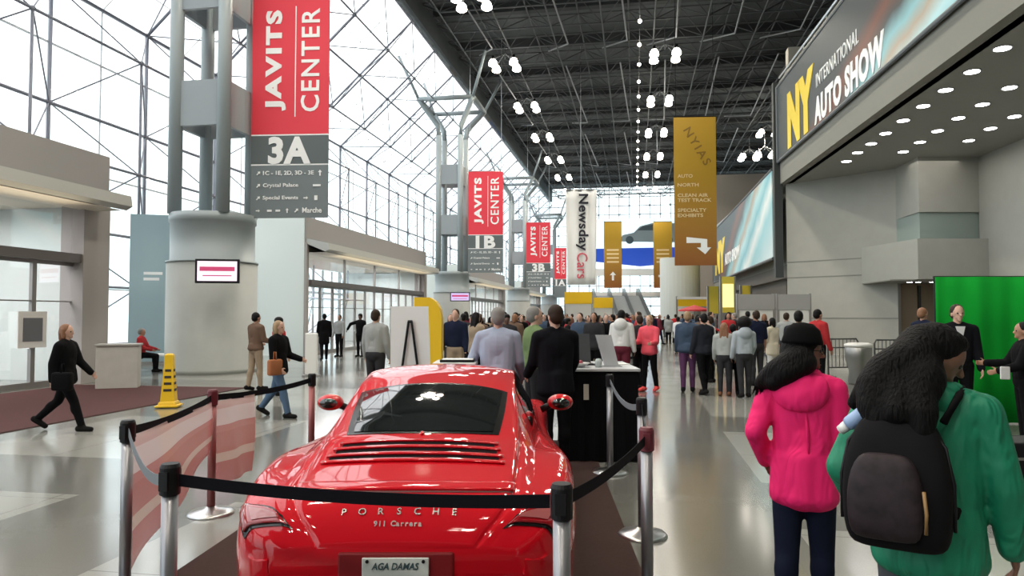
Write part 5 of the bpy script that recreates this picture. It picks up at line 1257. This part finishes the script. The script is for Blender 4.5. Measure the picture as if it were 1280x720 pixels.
# --- girl in the pink jacket
def folds(m, sc, st):
    nt = m.node_tree; N = nt.nodes.new; tc = N('ShaderNodeTexCoord'); mp = N('ShaderNodeMapping'); mp.inputs['Scale'].default_value = (1.6, 1.6, .7)
    n = N('ShaderNodeTexNoise'); n.inputs['Scale'].default_value = sc; n.inputs['Detail'].default_value = 2; n.inputs['Distortion'].default_value = .8
    b = N('ShaderNodeBump'); b.inputs['Strength'].default_value = st; b.inputs['Distance'].default_value = .05
    nt.links.new(tc.outputs['Object'], mp.inputs[0]); nt.links.new(mp.outputs[0], n.inputs['Vector']); nt.links.new(n.outputs['Fac'], b.inputs['Height']); nt.links.new(b.outputs[0], nt.nodes['Principled BSDF'].inputs['Normal']); return m
pink = folds(mat('jacket_pink', (.80, .006, .14), .8, noise=.08, nscale=9), 5, .7)
t, TT, HH, Hm, s = human('girl in a bright pink hooded jacket with black puffy hair, head turned right', atD(1001, 3.9), R(-20), 1.605, 'brown', 'black', 'hero', pink, cl('dark_denim', (.007, .010, .024)), cl('shoe_black', (.01, .01, .01)),
          vox=.008, walk=6, arms=((5, 6, 75, 10), (-22, 15, 62, 12)), hyaw=-68, hpitch=4, coat=.17, topinf=.018, fat=.94, wide=.93)
g = Fig()
for k in range(9):
    a = R(-80 + 160 * k / 8); g.ell('x', TT(.115 * math.sin(a), -.075 - .045 * math.cos(a), 1.415 - .055 * math.cos(a)), (.055 * s, .048 * s, .085 * s))
for k in range(9):
    a = R(-110 + 220 * k / 8); g.ell('x', TT(.085 * math.sin(a), .0 - .085 * math.cos(a), 1.475 - .01 * math.cos(a)), (.036 * s, .036 * s, .042 * s))
g.ell('x', TT(0, -.10, 1.41), (.12 * s, .05 * s, .09 * s))
g.build('hood', None, pink, t, .009, 0, 5)
b = B()
for pts in ([(.035, -.116, 1.30), (.045, -.120, 1.15), (.05, -.118, 1.0)], [(.12, -.085, 1.33), (.145, -.068, 1.2), (.14, -.063, 1.05)]):
    polytube(b, [TT(*p) for p in pts], [.004, .009, .004], 8)
bm_obj('seam_fold', b, pink, t, True)
g = Fig()
g.ell('h', HH(0, -.012, .120), (.090 * s, .106 * s, .096 * s), Hm); g.ell('h', HH(0, -.050, .06), (.086 * s, .08 * s, .10 * s), Hm)
hp = [(TT(.0, -.07, 1.58), .085 * s), (TT(-.07, -.09, 1.53), .088 * s), (TT(-.13, -.09, 1.50), .078 * s), (TT(-.19, -.08, 1.46), .062 * s), (TT(-.235, -.07, 1.43), .040 * s)]
lump(g, hp); lump(g, [(TT(.03, -.085, 1.56), .07 * s), (TT(-.06, -.12, 1.51), .07 * s), (TT(-.15, -.12, 1.44), .05 * s)])
g.build('hair', None, HM, t, .009, 0, 8); strands('loose_hair', None, hp, t, 34, 3)
b = B(); lathe(b, [(0, .085), (.05, .078), (.085, .045), (.102, -.012), (.104, -.03), (.096, -.03)], 28, mx=Matrix.Translation(HH(0, -.004, .150)) @ Hm.to_4x4() @ Matrix.Diagonal((s, s * 1.12, s * 1.1, 1))); bm_obj('knit_cap', b, cl('hat_black', (.003, .003, .0035)), t, True)
b = B()
for sx in (-1, 1):
    c = HH(sx * .032, .103, .082); ring = []
    for k in range(13): a = 2 * math.pi * k / 12; ring.append(c + Hm @ V(.025 * math.cos(a), .0, .018 * math.sin(a)))
    polytube(b, ring, .0022, 6); polytube(b, [HH(sx * .057, .10, .085), HH(sx * .08, .0, .082)], .0022, 6)
bm_obj('glasses', b, black_m, t)
b = B(); ball(b, TT(.13, .055, 1.475), .012, 8, 6); bm_obj('collar_tab', b, whitec, t, True)

# --- girl in the green jacket with backpack
green = folds(mat('jacket_green', (.004, .20, .105), .6, noise=.12, nscale=7), 5.5, .9)
t, TT, HH, Hm, s = human('girl in a green jacket with a black backpack, head turned right and down', atD(1154, 2.75), R(-24), 1.645, 'brown', 'black', 'hero', green, cl('grey_trousers', (.07, .075, .08)), cl('shoe_black', (.01, .01, .01)),
          vox=.008, walk=5, arms=((4, 14, 12), (-10, 24, 66, 12)), hyaw=-74, hpitch=24, coat=.13, topinf=.026, lean=4, wide=1.0, fat=1.02)
g = Fig()
for k in range(9):
    a = R(-115 + 230 * k / 8); g.ell('x', TT(.10 * math.sin(a), .0 - .085 * math.cos(a), 1.475), (.042 * s, .042 * s, .050 * s))
g.ell('x', TT(0, -.09, 1.45), (.13 * s, .05 * s, .06 * s))
g.build('hood', None, green, t, .009, 0, 4)
g = Fig()
g.ell('h', HH(0, -.016, .122), (.089 * s, .106 * s, .097 * s), Hm); g.ell('h', HH(0, -.050, .065), (.084 * s, .082 * s, .10 * s), Hm); g.ell('h', HH(0, .012, .165), (.076 * s, .083 * s, .045 * s), Hm)
hp = [(HH(0, -.06, .10), .092 * s), (TT(-.05, -.10, 1.60), .09 * s), (TT(-.12, -.13, 1.55), .088 * s), (TT(-.16, -.17, 1.49), .080 * s), (TT(-.17, -.21, 1.42), .062 * s), (TT(-.15, -.24, 1.36), .045 * s)]
hq = [(HH(0, -.07, .06), .09 * s), (TT(0, -.14, 1.53), .085 * s), (TT(-.02, -.19, 1.46), .075 * s), (TT(.0, -.24, 1.40), .06 * s), (TT(.0, -.26, 1.33), .045 * s)]
lump(g, hp, 7); lump(g, hq, 7); lump(g, [(TT(-.12, -.13, 1.53), .07 * s), (TT(-.20, -.13, 1.48), .05 * s), (TT(-.25, -.11, 1.42), .03 * s)])
lump(g, [(TT(-.08, -.18, 1.48), .075 * s), (TT(-.08, -.25, 1.40), .06 * s)])
g.build('hair', None, HM, t, .009, 0, 8); strands('loose_hair', None, hp, t, 40, 5); strands('loose_hair', None, hq, t, 34, 8)
# backpack, lofted from rounded sections
bp = thing('backpack', 'black backpack with dark print panel worn by the girl in green', 'backpack', t.location, t.rotation_euler.z)
def rloft(name, secs, m, parent, cx, n=32, e=3.2):
    """secs: (z, half width, y back, y front)"""
    b = B(); prev = None; first = None
    for z, w_, y0, y1 in secs:
        ring = []
        for k in range(n):
            a = 2 * math.pi * k / n; c_, s_ = math.cos(a), math.sin(a)
            x = w_ * math.copysign(abs(c_) ** (2 / e), c_); y = (y0 + y1) / 2 + (y1 - y0) / 2 * math.copysign(abs(s_) ** (2 / e), s_)
            ring.append(b.verts.new(TT(cx + x, y, z)))
        if prev:
            for k in range(n): b.faces.new((prev[k], prev[(k + 1) % n], ring[(k + 1) % n], ring[k]))
        else: b.faces.new(ring[::-1])
        prev = ring
    b.faces.new(prev); o = bm_obj(name, b, m, parent, True); md = o.modifiers.new('s', 'SUBSURF'); md.levels = md.render_levels = 1; return o
bpm = mat('backpack_black', (.005, .0045, .0055), .8, noise=.4, nscale=12, spec=.15)
BC = -.085
rloft('main_bag', [(.885, .12, -.27, -.16), (.895, .155, -.31, -.15), (.93, .178, -.335, -.15), (1.02, .188, -.35, -.15), (1.12, .190, -.35, -.15), (1.22, .180, -.34, -.15), (1.30, .160, -.32, -.15), (1.36, .13, -.29, -.15), (1.395, .095, -.26, -.16), (1.40, .06, -.23, -.18)], bpm, bp, BC)
rloft('front_pocket', [(.93, .09, -.36, -.30), (.945, .115, -.385, -.30), (1.0, .128, -.40, -.30), (1.10, .130, -.40, -.30), (1.18, .118, -.39, -.30), (1.235, .09, -.37, -.30), (1.25, .06, -.35, -.30)], mat('backpack_print', (.020, .013, .016), .6, noise=.95, nscale=24, spec=.25), bp, BC - .03)
b = B(); polytube(b, [TT(BC + .105, -.385, .98), TT(BC + .108, -.392, 1.05), TT(BC + .10, -.388, 1.13)], .006, 8); bm_obj('zip_trim', b, mat('zip_tan', (.25, .14, .05), .5), bp, True)
b = B(); polytube(b, [TT(BC - .19, -.26, .98), TT(BC - .19, -.27, 1.15), TT(BC - .165, -.27, 1.28), TT(BC - .10, -.26, 1.37), TT(BC, -.25, 1.40), TT(BC + .10, -.26, 1.37), TT(BC + .165, -.27, 1.28), TT(BC + .19, -.27, 1.15), TT(BC + .19, -.26, .98)], .006, 8); bm_obj('zip', b, black_m, bp, True)
for sx in (-1, 1):
    b = B(); polytube(b, [TT(sx * .09 - .02, -.19, 1.37), TT(sx * .12, -.12, 1.475), TT(sx * .125, .0, 1.50), TT(sx * .13, .11, 1.43), TT(sx * .135, .145, 1.28), TT(sx * .135, .10, 1.14), TT(sx * .12, .0, 1.08), TT(sx * .10, -.16, 1.02)], .014, 8); bm_obj('strap', b, bpm, bp, True)
b = B(); polytube(b, [TT(BC - .03, -.20, 1.39), TT(BC - .03, -.20, 1.44), TT(BC + .03, -.20, 1.44), TT(BC + .03, -.20, 1.39)], .010, 8); bm_obj('grab_handle', b, bpm, bp, True)
M_ = Matrix.Translation(TT(-.218, -.20, 1.375)) @ Matrix.Rotation(R(48), 4, 'Y') @ Matrix.Rotation(R(10), 4, 'X') @ Matrix.Scale(1.15, 4)
b = B(); lathe(b, [(0, -.05), (.022, -.05), (.024, -.04), (.024, .03), (.015, .05), (.015, .06), (0, .06)], 16, mx=M_)
bo = thing('water_bottle', 'pale blue water bottle tucked in at the top of the black backpack', 'bottle', t.location, t.rotation_euler.z); bm_obj('bottle', b, mat('bottle_blue', (.30, .42, .65), .25), bo, True)
b = B(); lathe(b, [(0, -.085), (.016, -.085), (.018, -.055), (0, -.05)], 14, mx=M_); bm_obj('cap', b, white_m, bo, True)
